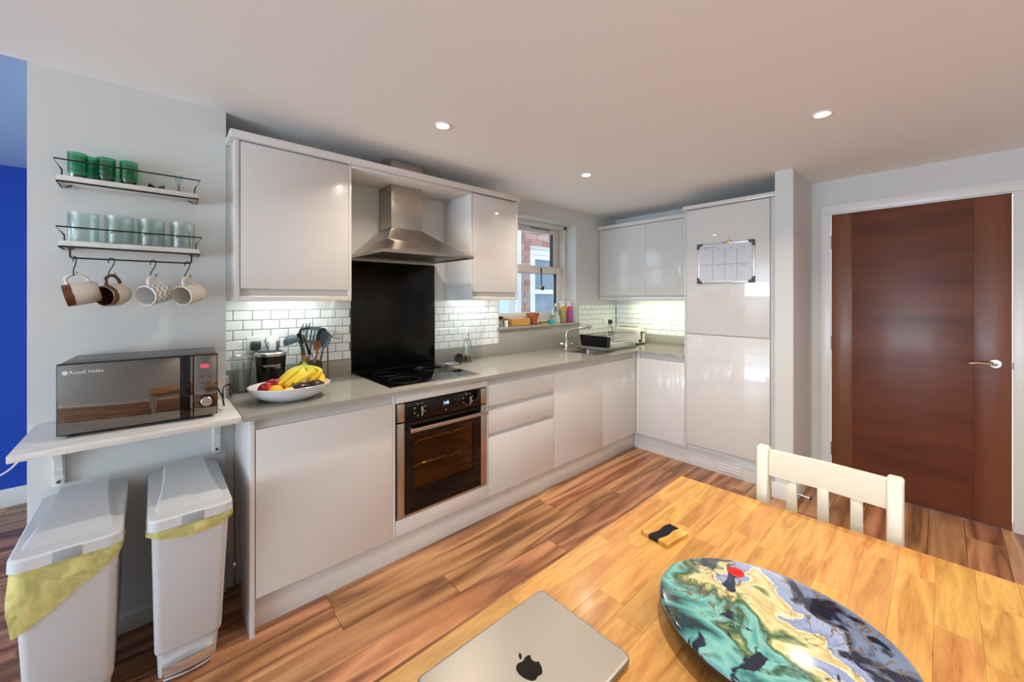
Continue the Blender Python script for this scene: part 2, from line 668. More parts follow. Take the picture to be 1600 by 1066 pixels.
# door
struct('trim_1', M_trim, [(XD - 0.012, XD, DY1 + 0.004, DY1 + 0.066, 0, DZ + 0.0055), (XD - 0.012, XD, DY0 - 0.066, DY0 - 0.004, 0, DZ + 0.0055),
                          (XD - 0.012, XD, DY0 - 0.066, DY1 + 0.066, DZ + 0.006, DZ + 0.07)], 0.003)
b = bmn(); box(b, XD + 0.002, XD + 0.044, DY0, DY1, 0.006, DZ, 0.001)
door = obj('door_1', b, M_doorv, origin=False); door['kind'] = 'structure'
part_box(door, 'stile', M_doorv, XD - 0.002, XD + 0.003, DY1 - 0.118, DY1, 0.006, DZ, 0.0008)
part_box(door, 'stile', M_doorv, XD - 0.002, XD + 0.003, DY0, DY0 + 0.148, 0.006, DZ, 0.0008)
part_box(door, 'panel', M_doorh, XD - 0.002, XD + 0.003, DY0 + 0.1485, DY1 - 0.1185, 0.006, DZ, 0.0006)
for z in (0.26, 1.05, 1.80):
    b = bmn(); cyl(b, (XD - 0.004, DY1 + 0.003, z - 0.05), (XD - 0.004, DY1 + 0.003, z + 0.05), 0.006, n=10); obj('hinge', b, M_steelh, door)
b = bmn()
hy, hz = -0.212, 0.985
cyl(b, (XD - 0.002, hy, hz), (XD - 0.012, hy, hz), 0.027, n=24, bev=0.003)
tube(b, smooth_path([(XD - 0.01, hy, hz), (XD - 0.045, hy, hz), (XD - 0.056, hy + 0.018, hz + 0.001), (XD - 0.056, hy + 0.06, hz + 0.004), (XD - 0.052, hy + 0.105, hz - 0.004)]), 0.0085, 10)
obj('handle', b, M_chrome, door)
part_box(door, 'latch_plate', M_wire, XD - 0.011, XD - 0.004, DY0 - 0.008, DY0 - 0.001, 0.96, 1.0, 0)

# ------------------------------------------------------------------ kitchen window
win = struct('window_1', M_trim, [(WX0, WX0 + 0.035, 2.62, 2.77, WZ0, WZ1), (WX1 - 0.035, WX1, 2.62, 2.77, WZ0, WZ1), (WX0, WX1, 2.62, 2.77, WZ1 - 0.03, WZ1), (WX0, WX1, 2.62, 2.77, WZ0, WZ0 + 0.025)], 0.002)


def sash(name, x0, x1, y0, y1, z0, z1, st, top, bot):
    b = bmn()
    box(b, x0, x0 + st, y0, y1, z0, z1, 0.003); box(b, x1 - st, x1, y0, y1, z0, z1, 0.003)
    box(b, x0 + st, x1 - st, y0, y1, z1 - top, z1, 0.003); box(b, x0 + st, x1 - st, y0, y1, z0, z0 + bot, 0.003)
    o = obj(name, b, M_trim, win)
    part_box(o, 'pane', M_pane, x0 + st, x1 - st, (y0 + y1) / 2 - 0.004, (y0 + y1) / 2 + 0.004, z0 + bot, z1 - top, 0)
    b = bmn()
    g = 0.006
    yy = y0 + 0.004
    for q in ((x0 + st, x0 + st + g, yy, y1 - 0.004, z0 + bot, z1 - top), (x1 - st - g, x1 - st, yy, y1 - 0.004, z0 + bot, z1 - top)):
        box(b, *q)
    obj('gasket', b, M_wire, o)
    return o


lower = sash('lower_sash', 2.17, 3.096, 2.635, 2.675, 1.147, 1.695, 0.08, 0.068, 0.103)
upper = sash('upper_sash', 2.16, 3.112, 2.69, 2.735, 1.62, 2.078, 0.085, 0.05, 0.06)
part_box(upper, 'trickle_vent', M_greyp, 2.70, 2.98, 2.684, 2.691, 2.062, 2.07, 0)
part_box(lower, 'latch', M_greyp, 2.93, 2.99, 2.625, 2.635, 1.19, 1.21, 0.002)
part_box(lower, 'latch', M_wire, 2.245, 2.29, 2.618, 2.635, 1.20, 1.22, 0.002)
part_box(win, 'window_sill', M_stone, WX0 - 0.018, WX1 + 0.03, W - 0.032, 2.62, WZ0, WZ0 + 0.020, 0.003)

# ------------------------------------------------------------------ splashback tiles (each its own object)
TP, TH = 0.0852, 0.0517


def tile_mesh(l, h):
    b = bmn()
    x, z, t, c = l / 2, h / 2, 0.007, 0.0035
    bk = [b.verts.new(p) for p in ((-x, 0, -z), (x, 0, -z), (x, 0, z), (-x, 0, z))]
    m1 = [b.verts.new(p) for p in ((-x, -t + c * .6, -z), (x, -t + c * .6, -z), (x, -t + c * .6, z), (-x, -t + c * .6, z))]
    fr = [b.verts.new(p) for p in ((-x + c, -t, -z + c), (x - c, -t, -z + c), (x - c, -t, z - c), (-x + c, -t, z - c))]
    for r0, r1 in ((bk, m1), (m1, fr)):
        for i in range(4):
            j = (i + 1) % 4
            b.faces.new((r0[i], r0[j], r1[j], r1[i]))
    b.faces.new(fr)
    bmesh.ops.recalc_face_normals(b, faces=b.faces[:])
    me = bpy.data.meshes.new('tile')
    b.to_mesh(me); b.free()
    me.materials.append(M_tile)
    return me


tile_cache = {}


def tiles(parent, a0, a1, z0, rows, ax, phase):
    """rows of brick-bond tiles between a0 and a1 along X (ax='x', on the back wall) or Y (ax='y', on the right wall)"""
    for r in range(rows):
        zc = z0 + TH * (r + 0.5)
        off = phase + (TP / 2 if r % 2 == 0 else 0)
        n0 = math.floor((a0 - off) / TP)
        a = off + n0 * TP
        while a < a1 - 1e-4:
            lo, hi = max(a, a0) + 0.0014, min(a + TP, a1) - 0.0014
            if hi - lo > 0.008:
                k = round(hi - lo, 3)
                if k not in tile_cache:
                    tile_cache[k] = tile_mesh(k, TH - 0.0028)
                c = (lo + hi) / 2
                if ax == 'x':
                    instance('tile', tile_cache[k], (c, W - 0.002, zc), parent)
                else:
                    o = instance('tile', tile_cache[k], (XB - 0.002, c, zc), parent)
                    o.rotation_euler = (0, 0, -PI / 2)
            a += TP


UPZ = 1.005
part_box(wall_back, 'grout', M_grout, PX1, 0.913, W - 0.0028, W, UPZ, UPZ + 6 * TH, 0)
part_box(wall_back, 'grout', M_grout, 1.512, WX0 - 0.004, W - 0.0028, W, UPZ, UPZ + 6 * TH, 0)
part_box(wall_back, 'grout', M_grout, WX1 + 0.034, XB, W - 0.0028, W, UPZ, UPZ + 6 * TH, 0)
part_box(wall_right, 'grout', M_grout, XB - 0.0028, XB, 1.448, W - 0.003, UPZ, UPZ + 6 * TH, 0)
tiles(wall_back, PX1, 0.913, UPZ, 6, 'x', 0.31)
tiles(wall_back, 1.512, WX0 - 0.006, UPZ, 6, 'x', 0.31)
tiles(wall_back, WX1 + 0.034, XB - 0.009, UPZ, 6, 'x', 0.31)
tiles(wall_right, 1.448, W - 0.009, UPZ, 6, 'y', 1.50)
for x0, x1 in ((PX1, 0.913), (1.512, WX0 - 0.004)):
    part_box(wall_back, 'plain_tile_strip', M_tile, x0, x1, W - 0.007, W, UPZ + 6 * TH + 0.001, 1.366, 0.002)
part_box(wall_back, 'tile_edge_trim', M_trim, WX0 - 0.006, WX0 - 0.001, W - 0.011, W, UPZ, 1.366, 0.001)

# ------------------------------------------------------------------ base units
YB = F + 0.02      # carcass front


def door_panel(parent, name, x0, x1, z0, z1, y=F):
    return part_box(parent, name, M_cab, x0, x1, y, y + 0.019, z0, z1, 0.002)


u = thing('base_cabinet', 'single door base cabinet at left end of the run with gloss end panel', 'cabinet', (0.6, YB, 0.15))
part_box(u, 'body', M_cabin, 0.311, 0.903, YB, W - 0.02, 0.15, 0.886, 0)
door_panel(u, 'door', 0.3125, 0.904, 0.152, 0.842)
part_box(u, 'scribe_filler', M_cab, PX1 + 0.001, 0.291, NP + 0.006, NP + 0.024, 0.0, 0.886, 0)
part_box(u, 'end_panel', M_cab, 0.2915, 0.3095, F - 0.001, W - 0.02, 0.0, 0.886, 0.0015)

u = thing('oven_housing', 'gloss cabinet housing built in around the steel oven', 'cabinet', (1.22, YB, 0.15))
b = bmn(); box(b, 0.905, 0.919, F + 0.001, W - 0.02, 0.15, 0.886); box(b, 1.519, 1.528, F + 0.001, W - 0.02, 0.15, 0.886); box(b, 0.919, 1.519, W - 0.05, W - 0.02, 0.15, 0.886); box(b, 0.919, 1.519, YB, W - 0.05, 0.15, 0.20)
obj('body', b, M_cab, u)
part_box(u, 'top_filler', M_cab, 0.9215, 1.517, F, F + 0.019, 0.838, 0.886, 0.0015)
part_box(u, 'bottom_panel', M_cab, 0.9215, 1.517, F, F + 0.019, 0.155, 0.236, 0.002)

u = thing('drawer_unit', 'base unit of three gloss handleless drawers right of the oven', 'drawers', (1.83, YB, 0.15))
part_box(u, 'body', M_cabin, 1.529, 2.136, YB, W - 0.02, 0.15, 0.886, 0)
for z0, z1 in ((0.712, 0.842), (0.542, 0.688), (0.155, 0.518)):
    door_panel(u, 'drawer', 1.531, 2.136, z0, z1)

u = thing('sink_cabinet', 'base cabinet with two flush gloss doors beneath the sink', 'cabinet', (2.7, YB, 0.15))
b = bmn(); box(b, 2.138, 2.155, YB, W - 0.02, 0.15, 0.886); box(b, 2.155, 3.25, YB, YB + 0.015, 0.15, 0.886); box(b, 2.155, 3.25, W - 0.04, W - 0.02, 0.15, 0.886)
obj('body', b, M_cabin, u)
door_panel(u, 'door', 2.139, 2.741, 0.155, 0.842)
door_panel(u, 'door', 2.7425, 3.228, 0.155, 0.842)
part_box(u, 'corner_post', M_cab, 3.2295, 3.257, F, F + 0.019, 0.155, 0.886, 0.0015)

u = thing('corner_cabinet', 'base cabinet on the return run between inner corner and tall fridge unit', 'cabinet', (3.5, 1.67, 0.15))
part_box(u, 'body', M_cabin, XF + 0.02, XB - 0.02, 1.4475, 1.908, 0.15, 0.886, 0)
part_box(u, 'door', M_cab, XF, XF + 0.019, 1.449, 1.852, 0.155, 0.842, 0.002)
part_box(u, 'corner_post', M_cab, XF, XF + 0.019, 1.8535, F - 0.001, 0.155, 0.886, 0.0015)

p = thing('plinth', 'recessed gloss grey plinth under the long run of base units', 'plinth', (1.8, F + 0.05, 0))
part_box(p, 'board', M_cab, 0.3105, 3.309, F + 0.05, F + 0.068, 0.0, 0.149, 0.001)
p = thing('plinth', 'plinth with slatted vent below the tall fridge unit', 'plinth', (3.31, 1.3, 0))
part_box(p, 'board', M_cab, XF + 0.05, XF + 0.068, 0.791, F + 0.049, 0.0, 0.149, 0.001)
v = part_box(p, 'vent', M_cab, XF + 0.044, XF + 0.05, 1.03, 1.22, 0.02, 0.115, 0.001)
for i in range(4):
    b = bmn(); tube(b, [(XF + 0.043, 1.036, 0.034 + 0.022 * i), (XF + 0.043, 1.214, 0.034 + 0.022 * i)], 0.0045, 8); obj('slat', b, M_cab, v)

# worktop
wt = thing('worktop', 'polished grey quartz worktop running along both walls', 'worktop', (1.8, 2.2, WT))
YW0 = F - 0.0234
SX0, SX1, SY0, SY1 = 2.72, 3.09, 1.95, 2.32
b = bmn()
XW0 = 0.268
xs_ = [XW0, SX0, SX1, XF - 0.0234, XB - 0.001]
ys_ = [1.448, YW0, SY0, SY1, W - 0.001]
grid = {}
for zi, z in enumerate((WT - 0.02, WT)):
    for i, x in enumerate(xs_):
        for j, y in enumerate(ys_):
            grid[i, j, zi] = (x, y, z)
cells = [(i, j) for i in range(4) for j in range(4) if (j > 0 or i == 3) and not (i == 1 and j == 2)]
vv = {}
def gv(k):
    if k not in vv: vv[k] = b.verts.new(grid[k])
    return vv[k]
cs = set(cells)
for i, j in cells:
    b.faces.new([gv(k) for k in ((i, j, 1), (i + 1, j, 1), (i + 1, j + 1, 1), (i, j + 1, 1))])
    b.faces.new([gv(k) for k in ((i, j, 0), (i, j + 1, 0), (i + 1, j + 1, 0), (i + 1, j, 0))])
    for (di, dj), (p0, p1) in (((-1, 0), ((i, j), (i, j + 1))), ((1, 0), ((i + 1, j), (i + 1, j + 1))), ((0, -1), ((i, j), (i + 1, j))), ((0, 1), ((i, j + 1), (i + 1, j + 1)))):
        if (i + di, j + dj) not in cs:
            b.faces.new([gv((*p0, 0)), gv((*p1, 0)), gv((*p1, 1)), gv((*p0, 1))])
obj('slab', b, M_stone, wt)
b = bmn(); box(b, PX1, PX1 + 0.012, NP + 0.002, W - 0.012, WT, UPZ - 0.001, 0.001); box(b, PX1, 0.913, W - 0.012, W - 0.001, WT, UPZ - 0.001, 0.001)
obj('upstand', b, M_stone, wt)
part_box(wt, 'upstand', M_stone, 1.512, WX0, W - 0.012, W - 0.001, WT, UPZ - 0.001, 0.001)
part_box(wt, 'upstand', M_stone, WX0, WX1 + 0.032, W - 0.012, W - 0.001, WT, WZ0, 0.001)
part_box(wt, 'upstand', M_stone, WX1 + 0.032, XB - 0.012, W - 0.012, W - 0.001, WT, UPZ - 0.001, 0.001)
part_box(wt, 'upstand', M_stone, XB - 0.012, XB - 0.001, 1.4485, W - 0.001, WT, UPZ - 0.001, 0.001)

# sink
b = bmn()
loft(b, [rrect(SX0 - 0.008, SX1 + 0.008, SY0 - 0.008, SY1 + 0.008, WT - 0.021, 0.03), rrect(SX0 + 0.002, SX1 - 0.002, SY0 + 0.002, SY1 - 0.002, WT - 0.021, 0.03),
         rrect(SX0 + 0.012, SX1 - 0.012, SY0 + 0.012, SY1 - 0.012, WT - 0.15, 0.05), rrect(SX0 + 0.05, SX1 - 0.05, SY0 + 0.05, SY1 - 0.05, WT - 0.165, 0.03)], cap0=False)
sk = tag(obj('sink', b, M_steel), 'undermounted square steel sink bowl set into the grey worktop', 'sink')
b = bmn(); cyl(b, (2.905, 2.135, WT - 0.164), (2.905, 2.135, WT - 0.160), 0.035); obj('drain', b, M_chrome, sk)
# tap
t = thing('kitchen_tap', 'chrome monobloc tap with swan neck and two lever knobs behind the sink', 'tap', (2.873, 2.387, WT))
b = bmn(); lathe(b, [(0, 0), (0.027, 0), (0.027, 0.008), (0.02, 0.014), (0.019, 0.07), (0.014, 0.08), (0, 0.08)], (2.873, 2.387, WT), 20); obj('body', b, M_chrome, t)
b = bmn(); tube(b, smooth_path([(2.873, 2.387, WT + 0.07), (2.873, 2.387, WT + 0.135), (2.885, 2.379, WT + 0.165), (2.92, 2.355, WT + 0.183), (3.0, 2.30, WT + 0.195), (3.075, 2.25, WT + 0.203)]), [0.011] * 30 + [0.012], 12)
cyl(b, (3.062, 2.258, WT + 0.198), (3.066, 2.256, WT + 0.180), 0.013, n=14); obj('spout', b, M_chrome, t)
for sgn in (-1, 1):
    b = bmn(); d = Vector((0.74, -0.67, 0)) * sgn
    c = Vector((2.873, 2.387, WT + 0.045)); cyl(b, c + d * 0.015, c + d * 0.04, 0.009, n=12); cyl(b, c + d * 0.036, c + d * 0.062, 0.017, 0.016, n=16, bev=0.003); obj('knob', b, M_chrome, t)

# hob and splash panel
b = bmn(); box(b, 0.916, 1.509, W - 0.010, W - 0.002, WT + 0.001, 1.616, 0.001)
tag(obj('splash_panel', b, M_splash), 'tall black glass splash panel on the wall behind the hob', 'panel')
h = thing('hob', 'black glass induction hob set on the worktop above the oven', 'hob', (1.215, 2.2, WT))
part_box(h, 'glass_top', M_black, 0.925, 1.505, 1.947, 2.455, WT + 0.0005, WT + 0.006, 0.0015)
part_box(h, 'edge_strip', M_steelh, 0.923, 1.507, 1.944, 1.947, WT + 0.0005, WT + 0.006, 0)
M_ring = mat('grey_print', (26, 26, 26), 0.4)
for cx, cy, r in ((1.07, 2.08, 0.09), (1.36, 2.08, 0.075), (1.07, 2.32, 0.075), (1.36, 2.32, 0.09)):
    b = bmn(); tube(b, [(cx + r * math.cos(a * PI / 16), cy + r * math.sin(a * PI / 16), WT + 0.006) for a in range(32)], 0.0008, 4, True); obj('cooking_zone', b, M_ring, h)

# oven
M_cavity = mat('oven_enamel', (190, 140, 50), 0.5)
M_ovglass = thin_glass('smoked_oven_glass', (226, 206, 162), 0.04, edge=0.3)
o_ = thing('oven', 'built-in single oven with steel trim, black control panel and bar handle', 'oven', (1.22, F, 0.24))
b = bmn()
x0, x1, z0, z1 = 0.928, 1.514, 0.240, 0.833
box(b, 0.96, 1.48, F + 0.03, F + 0.45, 0.27, 0.70)
for f in list(b.faces):
    if all(abs(v.co.y - (F + 0.03)) < 1e-4 for v in f.verts): b.faces.remove(f)
obj('cavity', b, M_cavity, o_)
for xa, xb in ((x0, 0.968), (1.468, x1)):
    part_box(o_, 'steel_trim', M_steelh, xa, xb, F - 0.006, F + 0.015, 0.741, z1, 0.001)
    part_box(o_, 'steel_trim', M_steelh, xa, xb, F - 0.006, F + 0.015, 0.252, 0.733, 0.001)
part_box(o_, 'steel_trim', M_steelh, x0, x1, F - 0.006, F + 0.015, 0.240, 0.251, 0.001)
cp = part_box(o_, 'control_panel', M_black, 0.9685, 1.4675, F - 0.008, F + 0.015, 0.737, z1, 0.001)
M_disp = mat('clock_window', (60, 60, 62), 0.2)
M_led = mat('clock_led', (200, 225, 255), 0.4, emis=(120, 170, 255), es=4)
dp = part_box(cp, 'display', M_disp, 1.197, 1.243, F - 0.0088, F - 0.0075, 0.780, 0.812, 0)
text('clock_digits', '1:43', 0.020, (1.203, F - 0.0092, 0.789), (1, 0, 0), (0, 0, 1), M_led, cp)
for cx in (1.056, 1.372):
    b = bmn(); cyl(b, (cx, F - 0.008, 0.787), (cx, F - 0.014, 0.787), 0.021, n=24); box(b, cx - 0.0055, cx + 0.0055, F - 0.034, F - 0.012, 0.768, 0.809, 0.002)
    obj('knob', b, M_steelh if False else M_blackp, cp)
    b = bmn(); box(b, cx - 0.006, cx + 0.006, F - 0.0355, F - 0.033, 0.768, 0.808, 0.001); obj('knob_face', b, M_steelh, cp)
    for k in range(8):
        a = PI / 8 + k * PI / 4
        b = bmn(); cyl(b, (cx + 0.034 * math.cos(a), F - 0.0078, 0.787 + 0.034 * math.sin(a)), (cx + 0.034 * math.cos(a), F - 0.0088, 0.787 + 0.034 * math.sin(a)), 0.0028, n=8); obj('dial_mark', b, M_white, cp)
b = bmn(); cyl(b, (1.218, F - 0.0078, 0.757), (1.218, F - 0.011, 0.757), 0.004, n=10); obj('button', b, M_steelh, cp)
b = bmn()
wx0, wx1, wz0, wz1 = 1.022, 1.418, 0.365, 0.655
for q in ((0.9685, wx0, 0.252, 0.731), (wx1, 1.4675, 0.252, 0.731), (wx0, wx1, 0.252, wz0), (wx0, wx1, wz1, 0.731)):
    box(b, q[0], q[1], F - 0.008, F + 0.02, q[2], q[3])
dr = obj('door', b, M_black, o_)
part_box(dr, 'pane', M_ovglass, wx0, wx1, F - 0.0075, F - 0.003, wz0, wz1, 0)
b = bmn(); box(b, 0.985, 1.497, F - 0.046, F - 0.036, 0.684, 0.704, 0.003)
box(b, 0.995, 1.008, F - 0.037, F - 0.007, 0.688, 0.702, 0.001); box(b, 1.455, 1.466, F - 0.037, F - 0.007, 0.688, 0.702, 0.001)
obj('handle', b, M_steelh, dr)
for zr in (0.585, 0.455):
    b = bmn()
    pth = [(0.97, F + 0.06, zr), (1.06, F + 0.06, zr), (1.09, F + 0.06, zr + 0.012), (1.28, F + 0.06, zr + 0.012), (1.30, F + 0.06, zr), (1.33, F + 0.06, zr + 0.012), (1.47, F + 0.06, zr + 0.012)]
    tube(b, pth, 0.0045, 6)
    for i in range(12):
        x = 0.98 + i * 0.043; tube(b, [(x, F + 0.06, zr), (x, F + 0.42, zr)], 0.0018, 5)
    obj('rack', b, M_chrome, o_)

# ------------------------------------------------------------------ wall units
YC = 2.17
def wall_cab(name, label, xL, xR, dL, dR, pl, pr):
    u = thing(name, label, 'cabinet', ((xL + xR) / 2, YC, 1.367))
    part_box(u, 'body', M_cabin, xL + pl, xR - pr, YC + 0.02, W - 0.008, 1.392, 2.106, 0)
    part_box(u, 'side_panel', M_cab, xL, xL + pl, YC, W - 0.008, 1.368, 2.106, 0.001)
    part_box(u, 'side_panel', M_cab, xR - pr, xR, YC, W - 0.008, 1.368, 2.106, 0.001)
    part_box(u, 'door', M_cab, dL, dR, YC, YC + 0.019, 1.426, 2.102, 0.002)
    part_box(u, 'bottom_rail', M_cab, xL + pl + 0.001, xR - pr - 0.001, YC, YC + 0.019, 1.368, 1.391, 0.001)
    return u
wc = wall_cab('wall_cabinet', 'wide gloss wall cabinet left of the cooker hood', 0.277, 0.801, 0.299, 0.786, 0.019, 0.014)
part_box(wc, 'scribe_filler', M_cab, PX1 + 0.001, 0.2765, NP + 0.006, NP + 0.024, 1.368, 2.106, 0)
wall_cab('wall_cabinet', 'narrow gloss wall cabinet between cooker hood and window', 1.603, 2.042, 1.620, 2.026, 0.015, 0.014)
b = bmn(); box(b, 0.8015, 1.6025, YC, W - 0.001, 2.092, 2.106, 0.001)
# slot for the hood duct is hidden above
tag(obj('bridging_shelf', b, M_cabin), 'gloss bridging board spanning over the cooker hood between wall cabinets', 'shelf')
b = bmn(); box(b, 0.258, 2.046, YC - 0.026, YC + 0.07, 2.1075, 2.141, 0.001); box(b, 0.2595, 0.33, YC + 0.07, W - 0.002, 2.1075, 2.141, 0.001)
tag(obj('cabinet_cornice', b, M_cab), 'flat white cornice along the top of the hood wall cabinets', 'trim')['kind'] = 'thing'

u = thing('wall_cabinet', 'double door gloss wall cabinet over the toaster corner', 'cabinet', (3.7, 1.96, 1.37))
part_box(u, 'body', M_cabin, 3.559, XB - 0.008, 1.449, 2.474, 1.385, 2.106, 0)
part_box(u, 'door', M_cab, 3.539, 3.558, 1.450, 1.9475, 1.408, 2.104, 0.002)
part_box(u, 'door', M_cab, 3.539, 3.558, 1.9495, 2.462, 1.408, 2.104, 0.002)
part_box(u, 'side_panel', M_cab, 3.539, XB - 0.008, 2.4635, 2.482, 1.362, 2.106, 0.001)
part_box(u, 'bottom_rail', M_cab, 3.539, 3.558, 1.449, 2.4625, 1.362, 1.384, 0.001)
b = bmn(); box(b, 3.514, 3.62, 1.449, 2.488, 2.1075, 2.141, 0.001)
tag(obj('cabinet_cornice', b, M_cab), 'flat white cornice along the top of the toaster corner cabinet', 'trim')['kind'] = 'thing'
for nm, lb, bx in (('strip_light', 'slim lit strip lamp under the wide left wall cabinet', (0.36, 0.72, 2.32, 2.35, 1.3875, 1.3915)), ('strip_light', 'slim lit strip lamp under the narrow wall cabinet', (1.67, 1.97, 2.32, 2.35, 1.3875, 1.3915)), ('strip_light', 'slim lit strip lamp under the toaster corner cabinet', (3.685, 3.715, 1.55, 2.21, 1.3755, 1.3845))):
    b = bmn(); box(b, *bx); tag(obj(nm, b, M_strip), lb, 'lamp', 'strip lamps under the wall cabinets')

u = thing('fridge_housing', 'tall gloss cabinet with two doors hiding the fridge freezer', 'cabinet', (3.55, 1.12, 0.15))
part_box(u, 'body', M_cabin, XF + 0.02, XB - 0.002, 0.792, 1.434, 0.15, 2.104, 0)
part_box(u, 'side_panel', M_cab, XF, XB - 0.002, 1.4345, 1.4465, 0.15, 2.104, 0.001)
part_box(u, 'door', M_cab, XF, XF + 0.019, 0.836, 1.432, 1.0945, 2.100, 0.002)
part_box(u, 'door', M_cab, XF, XF + 0.019, 0.836, 1.432, 0.188, 1.0885, 0.002)
part_box(u, 'filler', M_cabin, XF + 0.012, XF + 0.03, 0.792, 0.832, 0.15, 2.104, 0)
b = bmn(); box(b, XF - 0.024, XF + 0.08, 0.7915, 1.452, 2.1055, 2.135, 0.001)
tag(obj('cabinet_cornice', b, M_cab), 'flat white cornice along the top of the tall fridge cabinet', 'trim')['kind'] = 'thing'

# cooker hood
hd = thing('cooker_hood', 'pyramid stainless steel chimney cooker hood above the hob', 'hood', (1.2, 2.3, 1.63))
hx0, hx1, hy0 = 0.903, 1.497, 1.995
cx0, cx1, cy0 = 1.094, 1.308, 2.305
b = bmn()
def rect(x0, x1, y0, y1, z): return [(x0, y0, z), (x1, y0, z), (x1, y1, z), (x0, y1, z)]
secs = [rect(hx0, hx1, hy0, W - 0.012, 1.629), rect(hx0, hx1, hy0, W - 0.012, 1.645)]
for i in range(1, 9):
    t = i / 8
    e = t ** 0.86
    secs.append(rect(hx0 + (cx0 - hx0) * e, hx1 + (cx1 - hx1) * e, hy0 + (cy0 - hy0) * e, W - 0.012, 1.645 + 0.175 * t))
loft(b, secs, cap0=False)
obj('canopy', b, M_steel, hd, ang=50)
part_box(hd, 'chimney', M_steel, cx0, cx1, cy0, W - 0.012, 1.816, 2.0915, 0.0015)
part_box(hd, 'chimney_top', M_steel, cx0 - 0.004, cx1 + 0.004, cy0 - 0.004, W - 0.012, 2.1065, 2.243, 0.0015)
M_filt = mat('hood_filter', (120, 116, 96), 0.4, metal=0.8)
for xa, xb in ((hx0 + 0.03, 1.195), (1.205, hx1 - 0.03)):
    fb = part_box(hd, 'filter', M_filt, xa, xb, hy0 + 0.07, W - 0.06, 1.634, 1.642, 0.001)
part_box(hd, 'underside', M_steelh, hx0 + 0.002, hx1 - 0.002, hy0 + 0.002, W - 0.014, 1.6415, 1.6435, 0)
for i in range(5):
    b = bmn(); x = 1.375 + i * 0.019; cyl(b, (x, hy0 - 0.0005, 1.638), (x, hy0 - 0.005, 1.638), 0.0045, n=10); obj('button', b, M_chrome, hd)

# ------------------------------------------------------------------ downlights
pos_lab = [('above the cooker hood run', 0), ('nearest the sink', 1), ('nearest the tall fridge cabinet', 2)]
for wherel, i in pos_lab:
    x, y = LAMPS[i]
    d = thing('downlight', 'round recessed ceiling downlight, lit, ' + wherel, 'downlight', (x, y, CEIL), group='ceiling downlights')
    b = bmn(); lathe(b, [(0.030, -0.0035), (0.034, -0.006), (0.041, -0.006), (0.0435, -0.001), (0.0435, 0.0), (0.03, 0.0)], (x, y, CEIL), 28); obj('bezel', b, M_white, d)
    b = bmn(); lathe(b, [(0, -0.0025), (0.03, -0.0025), (0.03, -0.0005), (0, -0.0005)], (x, y, CEIL), 24); obj('lens', b, M_lamp, d)

# ------------------------------------------------------------------ neighbour's house outside the window
HY = 3.60
M_brick = mat('red_brick', (168, 110, 96), 0.9)
_oi = N(M_brick, 'ShaderNodeObjectInfo')
_r = ramp(M_brick, [(0.0, (170, 112, 102)), (0.35, (188, 134, 122)), (0.7, (198, 152, 140)), (1.0, (176, 152, 146))])
L(M_brick, _oi.outputs['Random'], _r.inputs[0]); L(M_brick, _r.outputs[0], bsdf(M_brick).inputs['Base Color'])
hs = thing('neighbour_house', 'red brick house wall with white sash window seen through the kitchen window', 'house', (4.6, HY + 0.1, -0.3))
NX0, NX1, NZ0, NZ1 = 3.615, 4.75, 0.95, 2.03
b = bmn()
for q in ((3.41, NX0, -0.3, 3.6), (NX1, 6.4, -0.3, 3.6), (NX0, NX1, -0.3, NZ0), (NX0, NX1, NZ1, 3.6)):
    box(b, q[0], q[1], HY + 0.012, HY + 0.2, q[2], q[3])
obj('mortar_wall', b, M_brickm, hs)
bcache = {}
for r in range(26):
    z = 0.72 + r * 0.0752
    x = 3.405 - (0.1125 if r % 2 else 0.0)
    while x < 4.55:
        a0, a1 = max(x, 3.405), min(x + 0.213, 4.6)
        inwin = z + 0.065 > NZ0 and z < NZ1
        if inwin:
            a1 = min(a1, NX0)
        if a1 - a0 > 0.03:
            k = round(a1 - a0, 3)
            if k not in bcache:
                bb = bmn(); box(bb, -k / 2, k / 2, 0, 0.05, 0, 0.064, 0.002, 1)
                me = bpy.data.meshes.new('brick'); bb.to_mesh(me); bb.free(); me.materials.append(M_brick); bcache[k] = me
            o = instance('brick', bcache[k], (0, 0, 0), hs)
            o.location = MW[hs].inverted() @ Vector(((a0 + a1) / 2, HY + random.uniform(-0.002, 0.003), z))
        x += 0.2255
M_pvc = mat('white_pvc', (236, 238, 242), 0.4)
M_ngl = mat('reflective_window', (120, 132, 146), 0.08)
b = bmn()
for q in ((NX0, NX0 + 0.07, NZ0, NZ1), (NX1 - 0.07, NX1, NZ0, NZ1), (NX0 + 0.07, NX1 - 0.07, NZ1 - 0.07, NZ1), (NX0 + 0.07, NX1 - 0.07, NZ0, NZ0 + 0.07)):
    box(b, q[0], q[1], HY + 0.03, HY + 0.10, q[2], q[3], 0.004)
fr = obj('window', b, M_pvc, hs)
b = bmn()
for q in ((NX0 + 0.085, NX0 + 0.125, 1.03, 1.95), (NX1 - 0.125, NX1 - 0.085, 1.03, 1.95), (NX0 + 0.125, NX1 - 0.125, 1.90, 1.95), (NX0 + 0.125, NX1 - 0.125, 1.44, 1.50), (NX0 + 0.125, NX1 - 0.125, 1.03, 1.09)):
    box(b, q[0], q[1], HY + 0.04, HY + 0.09, q[2], q[3], 0.003)
obj('sash', b, M_pvc, fr)
part_box(fr, 'pane', M_ngl, NX0 + 0.12, NX1 - 0.12, HY + 0.07, HY + 0.075, 1.05, 1.92, 0)
part_box(hs, 'window_ledge', M_pvc, NX0 - 0.04, NX1 + 0.04, HY - 0.04, HY + 0.05, NZ0 - 0.05, NZ0 - 0.004, 0.004)
b = bmn(); cyl(b, (3.372, HY - 0.03, -0.3), (3.372, HY - 0.03, 3.6), 0.034, n=14); obj('downpipe', b, M_pvc, hs)
